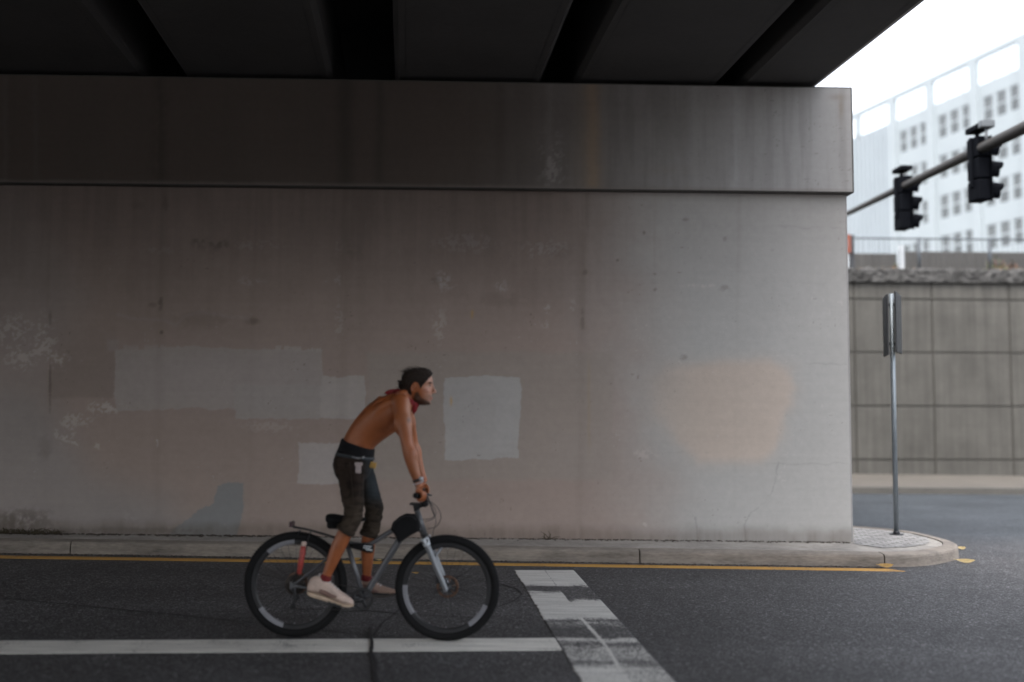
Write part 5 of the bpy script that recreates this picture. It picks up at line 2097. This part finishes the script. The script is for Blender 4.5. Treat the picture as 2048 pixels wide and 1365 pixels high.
def trouser_post(me):
    me.update()
    a, x, y = to_px(me)
    n = len(a)
    nr = np.empty(n * 3)
    me.vertices.foreach_get('normal', nr)
    nr = nr.reshape(-1, 3)
    low = sstep(960, 1040, y)
    dsp = np.array([.0085 * noise.noise(V((p[0] * 8 + p[2] * 5, p[1] * 8, p[2] * 19 - p[0] * 8))) + .0045 * noise.noise(V((p[0] * 22, p[1] * 20, p[2] * 60 + 7))) for p in a]) * (.5 + 1.0 * low)
    a2 = a + nr * dsp[:, None]
    me.vertices.foreach_set('co', a2.reshape(-1))
    brown, blue, olive = np.array([.030, .0195, .0145]), np.array([.026, .031, .034]), np.array([.056, .043, .031])
    f1 = (sstep(722, 742, x) * (1 - sstep(985, 1025, y)))[:, None]
    f2 = (low * .8)[:, None]
    patch = sstep(.02, .12, np.array([noise.noise(V((p[0] * 16, p[1] * 14, p[2] * 30 + 2))) for p in a]))[:, None]
    col = (brown * (1 - f2) + olive * f2) * (1 - .40 * patch)
    col = col * (1 - f1) + blue * f1
    at = me.color_attributes.new('tone', 'FLOAT_COLOR', 'POINT')
    at.data.foreach_set('color', np.concatenate([col, np.ones((n, 1))], 1).reshape(-1).astype(np.float32))


trs = remeshed('trousers', bm, .0055, 2, M_trs, man, trouser_post)
bm = bmesh.new()
tube(bm, [L(700, 925, -.190), L(702, 950, -.196), L(704, 975, -.194), L(706, 1000, -.188), L(706, 1025, -.182), L(701, 1045, -.178)], .0028, n=5, sub=4)
tube(bm, [L(722, 920, -.172), L(716, 942, -.186), L(702, 948, -.195)], .0026, n=5, sub=4)
tube(bm, [L(682, 922, -.150), L(683, 950, -.165), L(698, 952, -.194)], .0026, n=5, sub=4)
M_hem = simple('hem_cloth', (.036, .027, .020), .9, .3, 30, bump=.3, bscale=150, spec=.2)
obj('seam', bm, M_hem, trs)
# hem rolls
bm = bmesh.new()
for c, r_, ax in ((L(691, 1063, -.109), .066, L(691, 1063, -.109) - L(697, 1053, -.109)), (L(737, 1071, .109), .062, L(737, 1071, .109) - L(741, 1057, .109))):
    a_, b_ = frame_of(ax)
    ax = ax.normalized()
    rings(bm, [(c + ax * t, a_ * (r_ + d), b_ * (r_ + d)) for t, d in ((-.022, .001), (-.016, .005), (.0, .0055), (.006, .003))], 28, cap=False)
obj('hem', bm, M_hem, trs)
M_black_cloth = simple('black_cloth', (.008, .0075, .009), .85, .3, 20, bump=.4, bscale=120, spec=.2)
bm = bmesh.new()
secs = []
for bp_, fp_, hw in (((686, 877), (747, 899), .151), ((684, 880), (747.5, 901), .156), ((680, 893), (747, 909), .163), ((676, 902), (746, 914), .168)):
    B_, F_ = L(*bp_), L(*fp_)
    secs.append(((B_ + F_) / 2, (F_ - B_) / 2 * 1.01, YH * hw))
rings(bm, crom(secs, 3), 40, power=2.4)
obj('waistband', bm, M_black_cloth, man)
bm = bmesh.new()
secs = []
for bp_, fp_, hw in (((675.5, 903), (747, 915.5), .1705), ((673, 909), (747, 920.5), .1735)):
    B_, F_ = L(*bp_), L(*fp_)
    secs.append(((B_ + F_) / 2, (F_ - B_) / 2 * 1.015, YH * hw))
rings(bm, crom(secs, 2), 40, power=2.45)
blt = obj('belt', bm, simple('belt_slate', (.028, .034, .040), .6, .2, 20), man)
bm = bmesh.new()
tube(bm, [L(704, 914, -.178), L(713, 916.5, -.186), L(721, 916.5, -.184), L(729, 914, -.172)], [.003, .0045, .0045, .003], n=8, sub=4)
obj('chain', bm, M_steel, blt)
bm = bmesh.new()
q = L(716, 935, -.190)
box(bm, (-.023, -.002, .012), (.032, .002, .034), .001, M=Matrix.Translation(q))
box(bm, (-.017, -.002, -.040), (.022, .002, .0118), .001, M=Matrix.Translation(q + V((0, .001, 0))))
obj('tag', bm, simple('tag_pink', (.40, .33, .32), .6, .1, 20), man)['label'] = 'pale pink tag hanging at the hip'
bm = bmesh.new()
q = L(746, 931, -.06)
box(bm, (-.022, -.004, -.020), (.024, .004, .022), .003, M=Matrix.Translation(q) @ Matrix.Rotation(R(12), 4, 'Y'))
obj('tag', bm, simple('tag_yellow', (.55, .33, .08), .6, .1, 20), man)['label'] = 'yellow tag at the front pocket'

# ---- shoes and socks
M_shoe = simple('shoe_cream', (.52, .40, .34), .7, .2, 14, bump=.2, bscale=60)
M_shoe_shade = simple('shoe_cream_shade', (.34, .23, .18), .75, .15, 18, bump=.2, bscale=60)  # darker copy for the far shoe, shade put into its colour
M_sole = simple('sole_cream', (.50, .38, .28), .7, .12, 14)
M_sole_shade = simple('sole_shade', (.06, .05, .045), .8)  # far sole darkened the same way to stand for shade
M_lace = simple('lace_white', (.62, .60, .59), .7)
M_sock = simple('sock_red', (.14, .012, .014), .9, .2, 30)
for secp, lat, ank, mm in (
        ([(616, 1188, 1170, .022), (622, 1192, 1157, .037), (634, 1196, 1152, .041), (648, 1200, 1155, .042), (662, 1204.5, 1166, .044), (676, 1209, 1179, .047), (690, 1212.5, 1189, .045), (701, 1213.5, 1197, .036), (707, 1212, 1203, .018)], -.113, (651, 1153, -.111), M_shoe),
        ([(720, 1187, 1170, .022), (726, 1190, 1160, .037), (736, 1191.5, 1157, .040), (747, 1192.5, 1162, .041), (758, 1193.5, 1169, .043), (770, 1193.5, 1174, .045), (781, 1192, 1177.5, .041), (789, 1190, 1180, .031), (793.5, 1187.5, 1183, .016)], .113, (733, 1153, .111), M_shoe_shade)):
    bm = bmesh.new()
    up_secs, so_secs = [], []
    for x, yb, yt, hw in secp:
        pb, pt = L(x, yb, lat), L(x, yt, lat)
        lo = pb.lerp(pt, .22 if yb - yt > 20 else .3)
        up_secs.append(((lo + pt) / 2, (pt - lo) / 2, YH * hw))
        so_secs.append(((pb + lo) / 2, (lo - pb) / 2 * 1.12, YH * (hw + .004)))
    rings(bm, crom(up_secs, 4), 22, power=2.5)
    sh = obj('shoe', bm, mm, man)
    bm = bmesh.new()
    rings(bm, crom(so_secs, 4), 22, power=3.6)
    obj('sole', bm, M_sole if lat < 0 else M_sole_shade, sh)
    bm = bmesh.new()
    for k in range(5):
        x = (655 if lat < 0 else 741) + 5.2 * k
        ys = [np.interp(x, [q[0] for q in secp], [q[2] for q in secp])]
        hw = float(np.interp(x, [q[0] for q in secp], [q[3] for q in secp]))
        c = L(x, ys[0], lat)
        tube(bm, [c + V((-.012, -hw * .72, -.016)), c + V((0, -hw * .3, .0005)), c + V((0, hw * .3, .0005)), c + V((-.012, hw * .72, -.016))], .0042, n=6, sub=4)
    tube(bm, [L(secp[2][0] + 4, secp[2][2] + 1, lat), L(secp[3][0] + 2, secp[3][2] - 2.5, lat), L(secp[3][0] + 7, secp[3][2] + 1.5, lat)], [.018, .022, .016], n=10, sub=3, flat=.5)
    obj('laces', bm, M_lace, sh)
    for sg in (-1, 1):
        bm = bmesh.new()
        x = 668 if lat < 0 else 752
        c = L(x, float(np.interp(x, [q[0] for q in secp], [(q[1] * .5 + q[2] * .5) for q in secp])), lat)
        tube(bm, [c + V((-.095, sg * .036, .030)), c + V((-.055, sg * .0415, .016)), c + V((-.02, sg * .0455, .000)), c + V((.03, sg * .047, -.010))], [.014, .016, .014, .006], n=8, sub=3, flat=.35)
        obj('side_panel', bm, simple('shoe_panel', (.20, .12, .10), .7, .1, 20), sh)
    bm = bmesh.new()
    c = L(*ank)
    tube(bm, [c + V((.006, 0, .010)), c + V((.002, 0, -.005)), c + V((-.002, 0, -.03))], [.0365, .0395, .040], n=20, sub=3)
    obj('sock', bm, M_sock, man)

# ---- wristbands on the near arm
wr = pN[-1][0]
ad = (pN[-1][0] - pN[-2][0]).normalized()
a_, b_ = frame_of(ad)
bm = bmesh.new()
for i in range(16):
    t = 2 * math.pi * i / 16
    ball(bm, wr + ad * -.004 + a_ * .0325 * math.cos(t) + b_ * .0325 * math.sin(t), .0062, n=8)
obj('wristband', bm, simple('bead_silver', (.45, .45, .47), .35, .1, 20, metallic=.4), man)
bm = bmesh.new()
rings(bm, [(wr + ad * t, a_ * r_, b_ * r_) for t, r_ in ((-.034, .031), (-.033, .0345), (-.016, .0345), (-.015, .031))], 24)
wt = obj('watch', bm, M_dsteel, man)
bm = bmesh.new()
c = wr + ad * -.025 + V((.026, -.020, .01))
ball(bm, c, .017, .014, .015, n=14)
obj('dial', bm, simple('dial_silver', (.45, .46, .48), .3, .1, 20, metallic=.5), wt)
